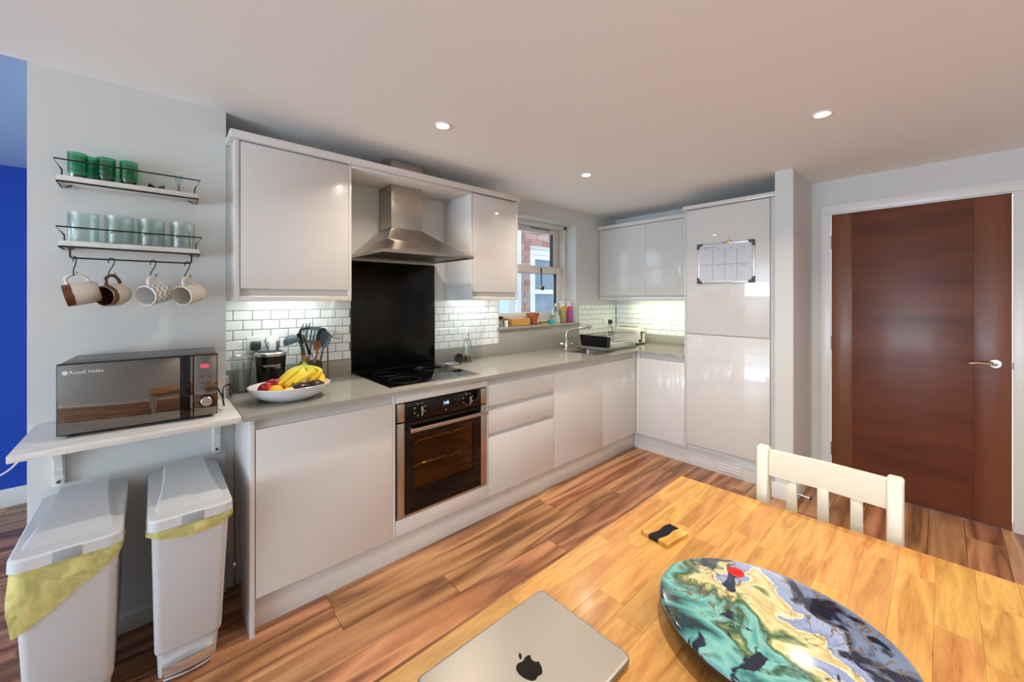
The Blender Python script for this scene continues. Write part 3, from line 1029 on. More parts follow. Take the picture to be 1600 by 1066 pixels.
b = bmn(); box(b, -1.0, 9, 6.2, 6.35, -0.3, 1.75); tag(obj('garden_wall', b, mat('pale_render', (214, 226, 240), 0.8)), 'pale rendered wall across the yard behind the brick house', 'wall')['kind'] = 'thing'
struct('ground_outside', mat('pale_paving', (190, 190, 188), 0.9), [(-0.2, 9, 2.8, 9, -0.4, -0.3)])

# ------------------------------------------------------------------ things on the window sill
ZS = WZ0 + 0.0205
M_terra = mottle(mat('terracotta', (172, 92, 54), 0.8), (160, 82, 46), (184, 104, 66), 30)
M_tanbox = mottle(mat('tan_card', (196, 144, 72), 0.6), (190, 138, 66), (204, 154, 84), 25)
# tan box
t = thing('card_box', 'open tan card box with dark hand slot on the window sill', 'box', (2.40, 2.545, ZS))
b = bmn()
xa, xb, ya, yb, zt = 2.268, 2.50, 2.49, 2.60, 0.065
for i, q in enumerate(((xa, xb, ya, ya + 0.003, ZS, ZS + zt), (xa, xb, yb - 0.003, yb, ZS, ZS + zt), (xa, xa + 0.003, ya, yb, ZS, ZS + zt), (xb - 0.003, xb, ya, yb, ZS, ZS + zt), (xa, xb, ya, yb, ZS, ZS + 0.003))):
    box(b, *q)
obj('body', b, M_tanbox, t)
part_box(t, 'hand_slot', mat('dark_slot', (60, 40, 18), 0.9), xa - 0.0006, xa, 2.515, 2.575, ZS + 0.028, ZS + 0.043, 0)
part_box(t, 'lining', mat('pink_lining', (240, 226, 218), 0.8), xa + 0.004, xb - 0.004, ya + 0.004, yb - 0.004, ZS + 0.05, ZS + 0.062, 0)
# terracotta pot
t = thing('flower_pot', 'empty terracotta flower pot in its saucer on the window sill', 'pot', (2.585, 2.545, ZS))
c = (2.585, 2.545, ZS)
b = bmn(); lathe(b, [(0, 0), (0.046, 0), (0.052, 0.013), (0.048, 0.013), (0.043, 0.006), (0, 0.006)], c, 28); obj('saucer', b, M_terra, t)
b = bmn(); lathe(b, [(0, 0.007), (0.036, 0.007), (0.051, 0.078), (0.057, 0.078), (0.061, 0.105), (0.056, 0.105), (0.050, 0.08), (0.046, 0.075), (0, 0.07)], c, 28); obj('body', b, M_terra, t)
# small jars at the left end
b = bmn(); lathe(b, [(0, 0), (0.017, 0), (0.017, 0.014), (0.016, 0.014), (0.016, 0.034), (0.0175, 0.035), (0.0175, 0.05), (0, 0.05)], (2.232, 2.515, ZS), 20)
tag(obj('pill_tub', b, M_white), 'small white plastic tub beside the tan card box', 'tub')
b = bmn(); lathe(b, [(0, 0), (0.014, 0), (0.015, 0.022), (0.012, 0.03), (0, 0.03)], (2.165, 2.50, ZS), 18)
tag(obj('glass_jar', b, mat('grey_green_glass', (120, 140, 138), 0.1)), 'tiny grey green glass jar at the left end of the window sill', 'jar')
t = thing('wooden_block', 'upright tan wooden block with a dark knot by the window frame', 'block', (2.155, 2.575, ZS))
part_box(t, 'body', mottle(mat('tan_wood', (176, 146, 100), 0.6), (160, 130, 86), (188, 160, 116), 9, (6, 6, 1)), 2.128, 2.182, 2.565, 2.59, ZS, ZS + 0.12, 0.003)
b = bmn(); cyl(b, (2.158, 2.5655, ZS + 0.07), (2.158, 2.562, ZS + 0.07), 0.006, n=10); obj('knot', b, M_blackp, t)
# tray, sponge, cloth
b = bmn(); loft(b, [rrect(2.66, 2.83, 2.56, 2.605, ZS, 0.008), rrect(2.655, 2.835, 2.556, 2.609, ZS + 0.028, 0.008), rrect(2.66, 2.83, 2.56, 2.605, ZS + 0.028, 0.008), rrect(2.664, 2.826, 2.563, 2.602, ZS + 0.006, 0.008)])
tag(obj('soap_tray', b, M_white), 'shallow white tray right of the terracotta pot', 'tray')
t = thing('scouring_sponge', 'yellow sponge with a dark green scourer lying on the sill', 'sponge', (2.70, 2.515, ZS))
part_box(t, 'foam', mat('yellow_foam', (206, 184, 40), 0.9), 2.655, 2.755, 2.492, 2.535, ZS, ZS + 0.014, 0.003)
part_box(t, 'scourer', mat('green_scourer', (42, 62, 30), 0.95), 2.655, 2.755, 2.492, 2.535, ZS + 0.0145, ZS + 0.021, 0.001)
b = bmn(); loft(b, [rrect(2.775, 2.825, 2.488, 2.518, ZS, 0.004), rrect(2.758, 2.81, 2.488, 2.518, ZS + 0.022, 0.004), rrect(2.752, 2.795, 2.49, 2.518, ZS + 0.036, 0.004)])
tag(obj('dish_cloth', b, mat('cyan_cloth', (30, 178, 190), 0.8)), 'folded bright cyan cloth in front of the clear bottle', 'cloth')
# clear bottle
t = thing('washing_up_bottle', 'clear plastic bottle with handle cut-out and white cap on the sill', 'bottle', (2.90, 2.545, ZS))
b = bmn(); loft(b, [rrect(2.855, 2.945, 2.52, 2.57, ZS, 0.012), rrect(2.855, 2.945, 2.52, 2.57, ZS + 0.10, 0.014), rrect(2.865, 2.935, 2.525, 2.565, ZS + 0.13, 0.014), rrect(2.885, 2.915, 2.533, 2.557, ZS + 0.152, 0.01), rrect(2.888, 2.912, 2.534, 2.556, ZS + 0.165, 0.01)])
obj('body', b, thin_glass('clear_plastic', (240, 248, 250), 0.35, 0.1), t)
b = bmn(); cyl(b, (2.90, 2.545, ZS + 0.165), (2.90, 2.545, ZS + 0.19), 0.013, 0.008, 14); obj('cap', b, M_white, t)
b = bmn(); tube(b, [(2.925 + 0.009 * math.cos(k * PI / 6), 2.5185, ZS + 0.095 + 0.018 * math.sin(k * PI / 6)) for k in range(12)], 0.003, 6, True); obj('handle', b, M_silic, t)


def spray(name, label, x, y, liquid, band, h):
    t = thing(name, label, 'spray bottle', (x, y, ZS))
    c = (x, y, ZS)
    b = bmn(); lathe(b, [(0, 0), (0.027, 0), (0.029, 0.004), (0.029, h * 0.55), (0.026, h * 0.68), (0, h * 0.68)], c, 22, sx=0.85); obj('body', b, liquid, t)
    b = bmn(); lathe(b, [(0, h * 0.681), (0.0265, h * 0.681), (0.0265, h * 0.84), (0.020, h * 0.87), (0, h * 0.87)], c, 22, sx=0.85); obj('label_band', b, band, t)
    b = bmn(); lathe(b, [(0, h * 0.871), (0.017, h * 0.871), (0.015, h), (0, h)], c, 18)
    box(b, x - 0.042, x + 0.022, y - 0.011, y + 0.011, ZS + h, ZS + h + 0.026, 0.006)
    cyl(b, (x - 0.042, y, ZS + h + 0.016), (x - 0.054, y, ZS + h + 0.016), 0.007, n=10)
    obj('spray_head', b, M_white, t)
    b = bmn(); tube(b, smooth_path([(x - 0.028, y, ZS + h + 0.002), (x - 0.034, y, ZS + h - 0.018), (x - 0.046, y, ZS + h - 0.038)], 4), 0.005, 8); obj('trigger', b, M_white, t)
spray('spray_bottle', 'spray bottle of yellow cleaner with an orange band on the sill', 3.02, 2.545, mat('yellow_liquid', (168, 150, 70), 0.15), mat('orange_band', (238, 140, 20), 0.4), 0.19)
spray('spray_bottle', 'spray bottle of magenta cleaner with a red band on the sill', 3.092, 2.528, mat('magenta_liquid', (176, 70, 140), 0.15), mat('red_band', (220, 66, 72), 0.4), 0.185)
# hanging bell
q = onY(846, 420, 2.628)
t = thing('hanging_bell', 'small round bell on a brown leather strap hung on the sash window', 'bell', (q.x, 2.628, q.z - 0.19))
b = bmn(); box(b, q.x - 0.007, q.x + 0.007, 2.6265, 2.6305, q.z - 0.16, q.z + 0.004, 0.001); box(b, q.x - 0.007, q.x + 0.007, 2.6265, 2.66, q.z + 0.004, q.z + 0.008, 0.001)
obj('strap', b, mat('brown_leather', (92, 66, 42), 0.6), t)
b = bmn(); cyl(b, (q.x + 0.002, 2.632, q.z - 0.185), (q.x - 0.004, 2.606, q.z - 0.189), 0.024, n=22, bev=0.005); obj('bell', b, mat('aged_nickel', (170, 150, 124), 0.3, metal=1.0), t)
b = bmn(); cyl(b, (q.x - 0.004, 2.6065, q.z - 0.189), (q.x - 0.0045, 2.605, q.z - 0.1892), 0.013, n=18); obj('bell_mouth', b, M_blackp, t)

# ------------------------------------------------------------------ left pier: microwave shelf
sh = thing('microwave_shelf', 'white wooden shelf board carrying the microwave on two brackets', 'shelf', (-0.03, 2.1, 0.885))
part_box(sh, 'board', M_shelf, -0.322, 0.2655, 1.886, NP - 0.001, 0.884, 0.9075, 0.002)
for bx_ in (-0.262, 0.222):
    b = bmn()
    box(b, bx_ - 0.016, bx_ + 0.016, NP - 0.022, NP - 0.001, 0.665, 0.8835, 0.003)
    box(b, bx_ - 0.016, bx_ + 0.016, NP - 0.22, NP - 0.022, 0.862, 0.8835, 0.003)
    pts = []
    for k in range(9):
        a = k / 8 * PI / 2
        pts.append((NP - 0.012 - 0.165 * (1 - math.cos(a)), 0.70 + 0.165 * math.sin(a)))
    secs = [[(bx_ - 0.011, y - 0.011, z - 0.004), (bx_ + 0.011, y - 0.011, z - 0.004), (bx_ + 0.011, y + 0.008, z + 0.01), (bx_ - 0.011, y + 0.008, z + 0.01)] for y, z in pts]
    loft(b, secs)
    br = obj('bracket', b, M_shelf, sh)
    b = bmn(); cyl(b, (bx_, NP - 0.022, 0.682), (bx_, NP - 0.0245, 0.682), 0.006, n=12); obj('screw', b, M_greyp, br)

mw = thing('microwave', 'black mirror-fronted microwave oven standing on the white shelf', 'microwave', (-0.236, 1.992, 0.9085), math.radians(-3.4))
MWW, MWH, MWD = 0.432, 0.244, 0.285
M_mwbody = mat('microwave_black', (58, 56, 56), 0.38, coat=0.2)
M_mirror = mat('dark_mirror_glass', (130, 124, 118), 0.03, metal=1.0)
b = bmn(); box(b, 0.003, MWW - 0.003, 0.012, MWD, 0.010, MWH + 0.006, 0.004); obj('body', b, M_mwbody, mw, local=True)
b = bmn(); box(b, 0, MWW, 0, 0.0115, 0.008, MWH + 0.008, 0.004); obj('front_frame', b, M_blackp, mw, local=True)
dr = part_box(mw, 'door', M_mirror, 0.004, 0.3165, -0.004, -0.0005, 0.013, MWH + 0.003, 0.001, local=True)
hb = part_box(mw, 'handle', M_black, 0.3185, 0.3455, -0.007, -0.0005, 0.012, MWH + 0.002, 0.002, local=True)
part_box(mw, 'handle_strip', M_mirror, 0.347, 0.3545, -0.006, -0.0005, 0.013, 0.098, 0.001, local=True)
part_box(mw, 'handle_strip', M_mirror, 0.347, 0.3545, -0.006, -0.0005, 0.101, MWH + 0.003, 0.001, local=True)
cp = part_box(mw, 'control_panel', M_mirror, 0.358, MWW - 0.003, -0.004, -0.0005, 0.012, MWH + 0.003, 0.001, local=True)
M_red = mat('red_led', (255, 60, 90), 0.4, emis=(255, 40, 90), es=1.6)
MM = MW[mw]
def mwt(p): return MM @ Vector(p)
rx = MM.to_3x3() @ Vector((1, 0, 0))
text('display_digits', '000', 0.021, mwt((0.377, -0.0046, 0.199)), rx, (0, 0, 1), M_red, cp, sx=0.85)
for cxx, cz in ((0.381, 0.166), (0.406, 0.166), (0.381, 0.141), (0.406, 0.141)):
    b = bmn(); box(b, cxx - 0.007, cxx + 0.007, -0.006, -0.004, cz - 0.004, cz + 0.004, 0.0009); obj('button', b, M_mirror, cp, local=True)
b = bmn(); box(b, 0.376, 0.412, -0.006, -0.004, 0.116, 0.122, 0.0009); obj('button', b, M_mirror, cp, local=True)
b = bmn(); cyl(b, (0.396, -0.004, 0.068), (0.396, -0.008, 0.068), 0.0245, n=30, bev=0.002); obj('dial_ring', b, M_black, cp, local=True)
b = bmn(); cyl(b, (0.396, -0.008, 0.068), (0.396, -0.024, 0.068), 0.0195, 0.018, n=30, bev=0.002); obj('dial', b, M_steelh, cp, local=True)
M_print = mat('white_print', (220, 220, 220), 0.5)
b = bmn(); cyl(b, (0.021, -0.0041, 0.2205), (0.021, -0.0046, 0.2205), 0.0072, n=20); obj('logo_mark', b, M_print, dr, local=True)
text('logo_lettering', 'Russell Hobbs', 0.0165, mwt((0.031, -0.0046, 0.2155)), rx, (0, 0, 1), M_print, dr, sx=0.86)
for fx in (0.03, MWW - 0.03):
    for fy in (0.03, MWD - 0.03):
        b = bmn(); cyl(b, (fx, fy, 0), (fx, fy, 0.0105), 0.012, n=12); obj('foot', b, M_blackp, mw, local=True)
b = bmn(); tube(b, smooth_path([(0.214, 2.23, 0.985), (0.226, 2.13, 0.955), (0.226, 2.06, 0.925), (0.220, 2.03, 0.955), (0.229, 2.10, 0.995), (0.262, 2.20, 0.985), (0.282, 2.27, 0.935), (0.284, 2.34, 0.9128), (0.283, 2.42, 0.9128), (0.295, 2.465, 0.9128)], 8), 0.0032, 8)
tag(obj('power_cable', b, M_blackp), 'black mains cable looping from the microwave onto the worktop', 'cable')
b = bmn(); tube(b, smooth_path([(-0.30, 2.288, 0.88), (-0.36, 2.28, 0.785), (-0.46, 2.6, 0.655), (-0.62, 2.9, 0.52), (-0.9, 3.3, 0.40)], 8), 0.003, 8)
tag(obj('white_cable', b, M_white), 'thin white cable sagging from the shelf towards the blue wall', 'cable')

# ------------------------------------------------------------------ wall shelves with glasses
def spice_shelf(name, label, xa, xb, z0, z1, zr, hook):
    t = thing(name, label, 'shelf', ((xa + xb) / 2, NP - 0.06, z0))
    part_box(t, 'plank', M_shelf, xa, xb, NP - 0.118, NP - 0.003, z0, z1, 0.0015)
    b = bmn()
    yf = NP - 0.121
    tube(b, [(xa, NP - 0.002, z0 - 0.004), (xa, yf, z0 - 0.004), (xb, yf, z0 - 0.004), (xb, NP - 0.002, z0 - 0.004)], 0.0032, 6)
    e = 0.006
    tube(b, [(xa + 0.012, yf + 0.02, z1), (xa + 0.012, yf + 0.018, z1 + 0.022), (xa - e, yf - 0.004, zr), (xb + e, yf - 0.004, zr), (xb - 0.012, yf + 0.018, z1 + 0.022), (xb - 0.012, yf + 0.02, z1)], 0.0028, 6)
    tube(b, [(xa + 0.012, NP - 0.004, z0 - 0.004), (xa + 0.03, NP - 0.05, z0 - 0.004)], 0.0025, 6)
    tube(b, [(xb - 0.012, NP - 0.004, z0 - 0.004), (xb - 0.03, NP - 0.05, z0 - 0.004)], 0.0025, 6)
    obj('wire_rail', b, M_wire, t)
    if hook:
        b = bmn()
        pts = [(xa + 0.028, yf, z0 - 0.004), (xa + 0.028, yf, 1.538)] + [(xa + 0.036 - 0.008 * math.cos(a), yf, 1.538 - 0.008 * math.sin(a)) for a in (0.5, 1.0, 1.57)] + [(xb - 0.036 + 0.008 * math.sin(a), yf, 1.538 - 0.008 * math.cos(a)) for a in (0.0, 0.5, 1.0)] + [(xb - 0.028, yf, 1.538), (xb - 0.028, yf, z0 - 0.004)]
        tube(b, pts, 0.003, 8)
        obj('hook_rail', b, M_wire, t)
    return t
spice_shelf('wall_shelf', 'upper white wall shelf with black wire rail holding green glasses', -0.257, 0.149, 1.813, 1.833, 1.889, False)
spice_shelf('wall_shelf', 'lower white wall shelf with black wire rail and mug hanging bar', -0.251, 0.153, 1.574, 1.593, 1.643, True)
ZU, ZL = 1.8335, 1.5935


def glass(name, label, x, y, z, r, h, m, base, group):
    b = bmn()
    lathe(b, [(0, 0), (r * 0.9, 0), (r * 0.98, 0.004), (r, h * 0.5), (r * 1.02, h), (r * 0.95, h), (r * 0.93, h * 0.5), (r * 0.9, base), (0, base)], (x, y, z), 28)
    return tag(obj(name, b, m), label, 'glass', group)
G1, G2 = 'green glasses on the upper wall shelf', 'clear tumblers on the lower wall shelf'
for x, y, lb in ((-0.209, NP - 0.068, 'green glass tumbler at the outer end of the upper wall shelf'), (-0.177, NP - 0.030, 'green glass tumbler tucked behind the outer green glass'), (-0.133, NP - 0.062, 'green glass tumbler, middle of the front three on the upper shelf'), (-0.069, NP - 0.062, 'green glass tumbler nearest the small black clip')):
    t = thing('green_glass', lb, 'glass', (x, y, ZU), group=G1)
    b = bmn(); lathe(b, [(0, 0.018), (0.025, 0.018), (0.0272, 0.03), (0.0275, 0.098), (0.0255, 0.098), (0.025, 0.03), (0, 0.026)], (x, y, ZU), 26); obj('cup', b, M_green, t)
    b = bmn(); lathe(b, [(0, 0), (0.015, 0), (0.021, 0.004), (0.0245, 0.0175), (0, 0.0175)], (x, y, ZU), 26); obj('thick_base', b, thin_glass('emerald_base', (70, 170, 140), 0.2), t)
for x, lb in ((-0.194, 'wide clear tumbler at the outer end of the lower wall shelf'), (-0.096, 'wide clear tumbler, second from the outer end of the lower shelf'), (-0.002, 'wide clear tumbler, third from the outer end of the lower shelf'), (0.098, 'wide clear tumbler at the kitchen end of the lower wall shelf')):
    glass('clear_tumbler', lb, x, NP - 0.064, ZL, 0.0425, 0.112, M_tumbler, 0.012, G2)
t = thing('black_clip', 'small black bow-shaped hair clip on the upper wall shelf', 'clip', (0.014, NP - 0.07, ZU))
for sgn in (-1, 1):
    b = bmn(); loft(b, [[(0.014 + sgn * 0.002, NP - 0.075, ZU + 0.004), (0.014 + sgn * 0.002, NP - 0.06, ZU + 0.004), (0.014 + sgn * 0.002, NP - 0.06, ZU + 0.012), (0.014 + sgn * 0.002, NP - 0.075, ZU + 0.012)], [(0.014 + sgn * 0.028, NP - 0.085, ZU), (0.014 + sgn * 0.030, NP - 0.05, ZU), (0.014 + sgn * 0.024, NP - 0.05, ZU + 0.026), (0.014 + sgn * 0.024, NP - 0.085, ZU + 0.022)]])
    obj('wing', b, M_blackp, t)
t = thing('stem_glass', 'tiny stemmed glass with an amber stem on the upper shelf', 'glass', (0.086, NP - 0.06, ZU))
c = (0.086, NP - 0.06, ZU)
b = bmn(); lathe(b, [(0, 0.042), (0.004, 0.042), (0.012, 0.052), (0.015, 0.082), (0.0138, 0.082), (0.011, 0.054), (0, 0.046)], c, 20); obj('bowl', b, M_glass, t)
b = bmn(); lathe(b, [(0, 0), (0.013, 0), (0.012, 0.002), (0.004, 0.004), (0.0032, 0.03), (0.005, 0.0415), (0, 0.0415)], c, 18); obj('stem', b, thin_glass('amber_glass', (206, 176, 116), 0.2), t)

# S hooks and mugs
YR, ZR = NP - 0.121, 1.530
def s_hook(x, label, ang):
    d = Vector((math.cos(ang), math.sin(ang), 0))
    pts = [(-0.0085, -0.014), (-0.0085, -0.003), (-0.005, 0.0045), (0.0, 0.0062), (0.006, 0.003), (0.0078, -0.006), (0.003, -0.024), (-0.006, -0.044), (-0.0085, -0.056), (-0.003, -0.0645), (0.006, -0.062), (0.011, -0.050)]
    b = bmn(); tube(b, smooth_path([Vector((x, YR, ZR)) + d * u + Vector((0, 0, w)) for u, w in pts], 4), 0.0019, 6)
    return tag(obj('s_hook', b, M_wire), label, 'hook', 'S hooks on the mug rail')


def glaze(name, body, rim, inner, mode):
    m = mat(name, body, 0.35)
    tc = N(m, 'ShaderNodeTexCoord'); sx = N(m, 'ShaderNodeSeparateXYZ'); L(m, tc.outputs['Object'], sx.inputs[0])
    if mode == 'rim':
        r = ramp(m, [(0.0, body), (0.80, body), (0.83, rim), (1.0, rim)])
        mr = N(m, 'ShaderNodeMapRange'); mr.inputs['From Max'].default_value = 0.092
        nz = N(m, 'ShaderNodeTexNoise'); nz.inputs['Scale'].default_value = 30
        ad = N(m, 'ShaderNodeMath', operation='MULTIPLY_ADD'); ad.inputs[1].default_value = 0.12; 
        L(m, tc.outputs['Object'], nz.inputs['Vector']); L(m, sx.outputs[2], mr.inputs['Value']); L(m, nz.outputs[0], ad.inputs[0]); L(m, mr.outputs[0], ad.inputs[2]); L(m, ad.outputs[0], r.inputs[0])
    elif mode == 'rings':
        r = ramp(m, [(0.0, rim), (0.3, body), (0.7, body), (1.0, rim)])
        k = N(m, 'ShaderNodeMath', operation='MULTIPLY'); k.inputs[1].default_value = 100; f = N(m, 'ShaderNodeMath', operation='FRACT'); L(m, sx.outputs[2], k.inputs[0]); L(m, k.outputs[0], f.inputs[0]); L(m, f.outputs[0], r.inputs[0])
    else:
        # zigzag bands round the lower body
        at = N(m, 'ShaderNodeMath', operation='ARCTAN2'); L(m, sx.outputs[1], at.inputs[0]); L(m, sx.outputs[0], at.inputs[1])
        pp = N(m, 'ShaderNodeMath', operation='PINGPONG'); pp.inputs[1].default_value = 0.26; L(m, at.outputs[0], pp.inputs[0])
        k = N(m, 'ShaderNodeMath', operation='MULTIPLY_ADD'); k.inputs[1].default_value = 0.05; L(m, pp.outputs[0], k.inputs[0]); L(m, sx.outputs[2], k.inputs[2])
        k2 = N(m, 'ShaderNodeMath', operation='MULTIPLY'); k2.inputs[1].default_value = 42; L(m, k.outputs[0], k2.inputs[0])
        f = N(m, 'ShaderNodeMath', operation='FRACT'); L(m, k2.outputs[0], f.inputs[0])
        r = ramp(m, [(0.0, rim), (0.62, rim), (0.68, body), (1.0, body)])
        L(m, f.outputs[0], r.inputs[0])
    L(m, r.outputs[0], bsdf(m).inputs['Base Color'])
    return m


def mug(label, hx, opn, prof, m_out, m_in, m_h, hz=0.045, tilt=0.0, hl=0.034):
    o = Vector(opn).normalized()
    R = dirmat(o, (0, 0, 1))
    rmax = max(p[0] for p in prof)
    # the handle's inner top hangs in the hook bottom
    top = Vector((hx, YR, ZR - 0.062))
    base = top - R @ Vector((rmax + hl - 0.004, 0, hz))
    t = thing('mug', label, 'mug', base, rot=R, group='mugs hanging from the hooks')
    b = bmn(); lathe(b, [(0, 0)] + prof, n=32); obj('body', b, m_out, t, local=True, ang=50)
    top_r, top_z = prof[-1]
    inn = [(top_r, top_z), (top_r - 0.0035, top_z + 0.0008), (top_r - 0.0045, top_z - 0.004)] + [(max(r - 0.0045, 0.004), max(z, 0.006)) for r, z in reversed(prof[:-1])] + [(0, 0.006)]
    b = bmn(); lathe(b, inn, n=32); obj('inside', b, m_in, t, local=True, ang=50)
    ro = rmax - 0.003
    b = bmn(); tube(b, smooth_path([(ro, 0, hz + 0.026), (ro + hl * 0.7, 0, hz + 0.025), (ro + hl, 0, hz + 0.006), (ro + hl * 0.9, 0, hz - 0.012), (ro + hl * 0.4, 0, hz - 0.027), (ro, 0, hz - 0.03)], 5), 0.0058, 10); obj('handle', b, m_h, t, local=True)
    return t
M_stoneware = (204, 194, 178)
pm1 = [(0.030, 0.0), (0.037, 0.006), (0.0415, 0.03), (0.0415, 0.06), (0.040, 0.092)]
pm2 = [(0.024, 0.0), (0.034, 0.006), (0.0435, 0.03), (0.044, 0.05), (0.040, 0.072), (0.0385, 0.085)]
pm3 = [(0.031, 0.0), (0.037, 0.004), (0.0395, 0.02), (0.0405, 0.094)]
pm4 = [(0.033, 0.0), (0.038, 0.004), (0.039, 0.02)] + [(0.039 + (0.0012 if i % 2 else 0), 0.022 + 0.006 * i) for i in range(9)] + [(0.041, 0.09)]
M_browng = mat('brown_glaze', (92, 58, 30), 0.25)
M_creamg = mat('cream_glaze', (214, 206, 194), 0.3)
M_whiteglz = mat('white_glaze', (222, 220, 216), 0.25)
hooks = [-0.211, -0.115, 0.004, 0.112]
s_hook(hooks[0], 'black S hook holding the brown-rimmed straight mug', 1.2)
s_hook(hooks[1], 'black S hook holding the round brown-lipped mug', 0.1)
s_hook(hooks[2], 'black S hook holding the zigzag mug', 0.1)
s_hook(hooks[3], 'black S hook holding the ribbed mug nearest the cabinet', 0.1)
mug('straight stoneware mug with dark brown rim turned sideways', hooks[0], (-0.93, -0.06, -0.22), pm1, glaze('stoneware_brown_rim', (206, 197, 182), (104, 62, 30), (90, 60, 40), 'rim'), M_browng, M_creamg, 0.05)
mug('round bellied cream mug with brown glazed inside', hooks[1], (-0.62, -0.78, -0.14), pm2, glaze('cream_brown_lip', (208, 198, 180), (110, 66, 32), (90, 60, 40), 'rim'), M_browng, M_browng, 0.044)
mug('white mug with grey zigzag bands hanging beside the ribbed mug', hooks[2], (-0.64, -0.74, -0.18), pm3, glaze('zigzag_glaze', (150, 148, 146), (226, 224, 220), (210, 208, 204), 'zig'), M_whiteglz, M_whiteglz, 0.046)
mug('cream ribbed mug hanging nearest the wall cabinet', hooks[3], (-0.64, -0.74, -0.18), pm4, glaze('ribbed_glaze', (226, 218, 204), (176, 164, 146), (210, 204, 190), 'rings'), M_creamg, M_creamg, 0.046)

# ------------------------------------------------------------------ pedal bins
def pedal_bin(dx, label, bagf, bag_label):
    t = thing('pedal_bin', label, 'bin', (0.105 + dx, 2.05, 0))
    b = bmn()
    def S(z, xa, xb, ya, yb, r=0.022): return rrect(xa + dx, xb + dx, ya, yb, z, r)
    loft(b, [S(0.002, 0.016, 0.186, 1.908, 2.245), S(0.10, 0.013, 0.192, 1.888, 2.25), S(0.112, 0.008, 0.196, 1.872, 2.252), S(0.125, 0.006, 0.199, 1.864, 2.254), S(0.598, -0.002, 0.213, 1.789, 2.268)])
    obj('body', b, M_binw, t)
    b = bmn()
    loft(b, [S(0.598, -0.013, 0.224, 1.772, 2.282, 0.03), S(0.628, -0.012, 0.223, 1.773, 2.282, 0.03), S(0.634, -0.006, 0.217, 1.779, 2.278, 0.028)], cap0=True)
    ld = obj('lid', b, M_binw, t)
    # raised saddle panel on the lid, higher and narrower towards the back
    b = bmn(); secs = []
    for k in range(13):
        v = k / 12
        y = 1.835 + v * 0.43
        hgt = 0.001 + 0.040 * (v ** 0.75) * (1 - max(0, v - 0.93) / 0.07 * 0.9)
        hw = 0.094 - 0.030 * math.sin(min(1, v * 1.15) * PI / 2)
        c = 0.1055 + dx
        secs.append([(c - hw - 0.012, y, 0.632), (c + hw + 0.012, y, 0.632), (c + hw, y, 0.6335 + hgt), (c - hw, y, 0.6335 + hgt)])
    loft(b, secs)
    obj('raised_panel', b, M_binw, ld, ang=25)
    part_box(ld, 'handle', M_binshade, 0.076 + dx, 0.136 + dx, 1.7705, 1.79, 0.597, 0.6295, 0.002)  # grey block painted as the shaded notch in the lid edge
    b = bmn()
    secs = []
    for k in range(9):
        v = k / 8; x = 0.026 + 0.148 * v + dx; bow = 0.012 * math.sin(v * PI)
        y0 = 1.893 - bow
        secs.append([(x, y0 + 0.02, 0.022), (x, y0 - 0.012, 0.022), (x, y0 - 0.016, 0.03), (x, y0 - 0.010, 0.058), (x, y0 + 0.012, 0.066)])
    loft(b, secs); pd = obj('pedal', b, M_chrome, t)
    b = bmn(); tube(b, [(0.03 + 0.14 * k / 8 + dx, 1.879 - 0.012 * math.sin(k / 8 * PI), 0.014) for k in range(9)], 0.004, 8); obj('pedal_lip', b, M_chrome, t)
    # bag skirt hanging out below the lid
    b = bmn()
    path = []
    for k in range(10): path.append((-0.002, 2.00 - 0.195 * k / 9))
    for k in range(1, 16): path.append((-0.002 + 0.215 * k / 15, 1.789))
    for k in range(1, 8): path.append((0.213, 1.789 + 0.14 * k / 7))
    rows = []
    n = len(path)
    for j in range(6):
        w = j / 5
        row = []
        for i, (x, y) in enumerate(path):
            s = i / (n - 1)
            drop = bagf(s)
            z = 0.600 - drop * w
            out = 0.004 + 0.007 * math.sin(w * PI) + 0.006 * w * (0.5 + 0.5 * math.sin(i * 2.1 + j)) + random.uniform(0, 0.002)
            ox = -out if s < 0.30 else (out if s > 0.78 else 0)
            oy = -out if 0.26 < s < 0.82 else 0
            # body narrows downwards
            k2 = (0.600 - z) / 0.475
            row.append(b.verts.new((x + ox + dx + (0.008 * k2 if x < 0.1 else -0.012 * k2), y + oy + (0.075 * k2 if y < 1.79 else 0.0), z)))
        rows.append(row)
    for r0, r1 in zip(rows[:-1], rows[1:]):
        for i in range(n - 1): b.faces.new((r0[i], r0[i + 1], r1[i + 1], r1[i]))
    ob = obj('bag_liner', b, M_bag, t, ang=180)
    ob['label'] = bag_label
    return t
M_bag = bpy.data.materials.new('yellow_film')
M_bag.use_nodes = True
_b = bsdf(M_bag); _b.inputs['Base Color'].default_value = s2l((238, 230, 148)); _b.inputs['Roughness'].default_value = 0.3
_tr = N(M_bag, 'ShaderNodeBsdfTransparent'); _tr.inputs[0].default_value = s2l((252, 248, 205))
_mx = N(M_bag, 'ShaderNodeMixShader'); _mx.inputs[0].default_value = 0.5
_tc = N(M_bag, 'ShaderNodeTexCoord'); _nz = N(M_bag, 'ShaderNodeTexNoise'); _nz.inputs['Scale'].default_value = 14; _nz.inputs['Distortion'].default_value = 1.0
_rr = N(M_bag, 'ShaderNodeMapRange'); _rr.inputs['From Min'].default_value = 0.35; _rr.inputs['From Max'].default_value = 0.65; _rr.inputs['To Min'].default_value = 0.2; _rr.inputs['To Max'].default_value = 0.75
L(M_bag, _tc.outputs['Object'], _nz.inputs['Vector']); L(M_bag, _nz.outputs[0], _rr.inputs['Value']); L(M_bag, _rr.outputs[0], _mx.inputs[0])
_bp = N(M_bag, 'ShaderNodeBump'); _bp.inputs['Strength'].default_value = 0.5; _bp.inputs['Distance'].default_value = 0.01; L(M_bag, _nz.outputs[0], _bp.inputs['Height']); L(M_bag, _bp.outputs[0], _b.inputs['Normal'])
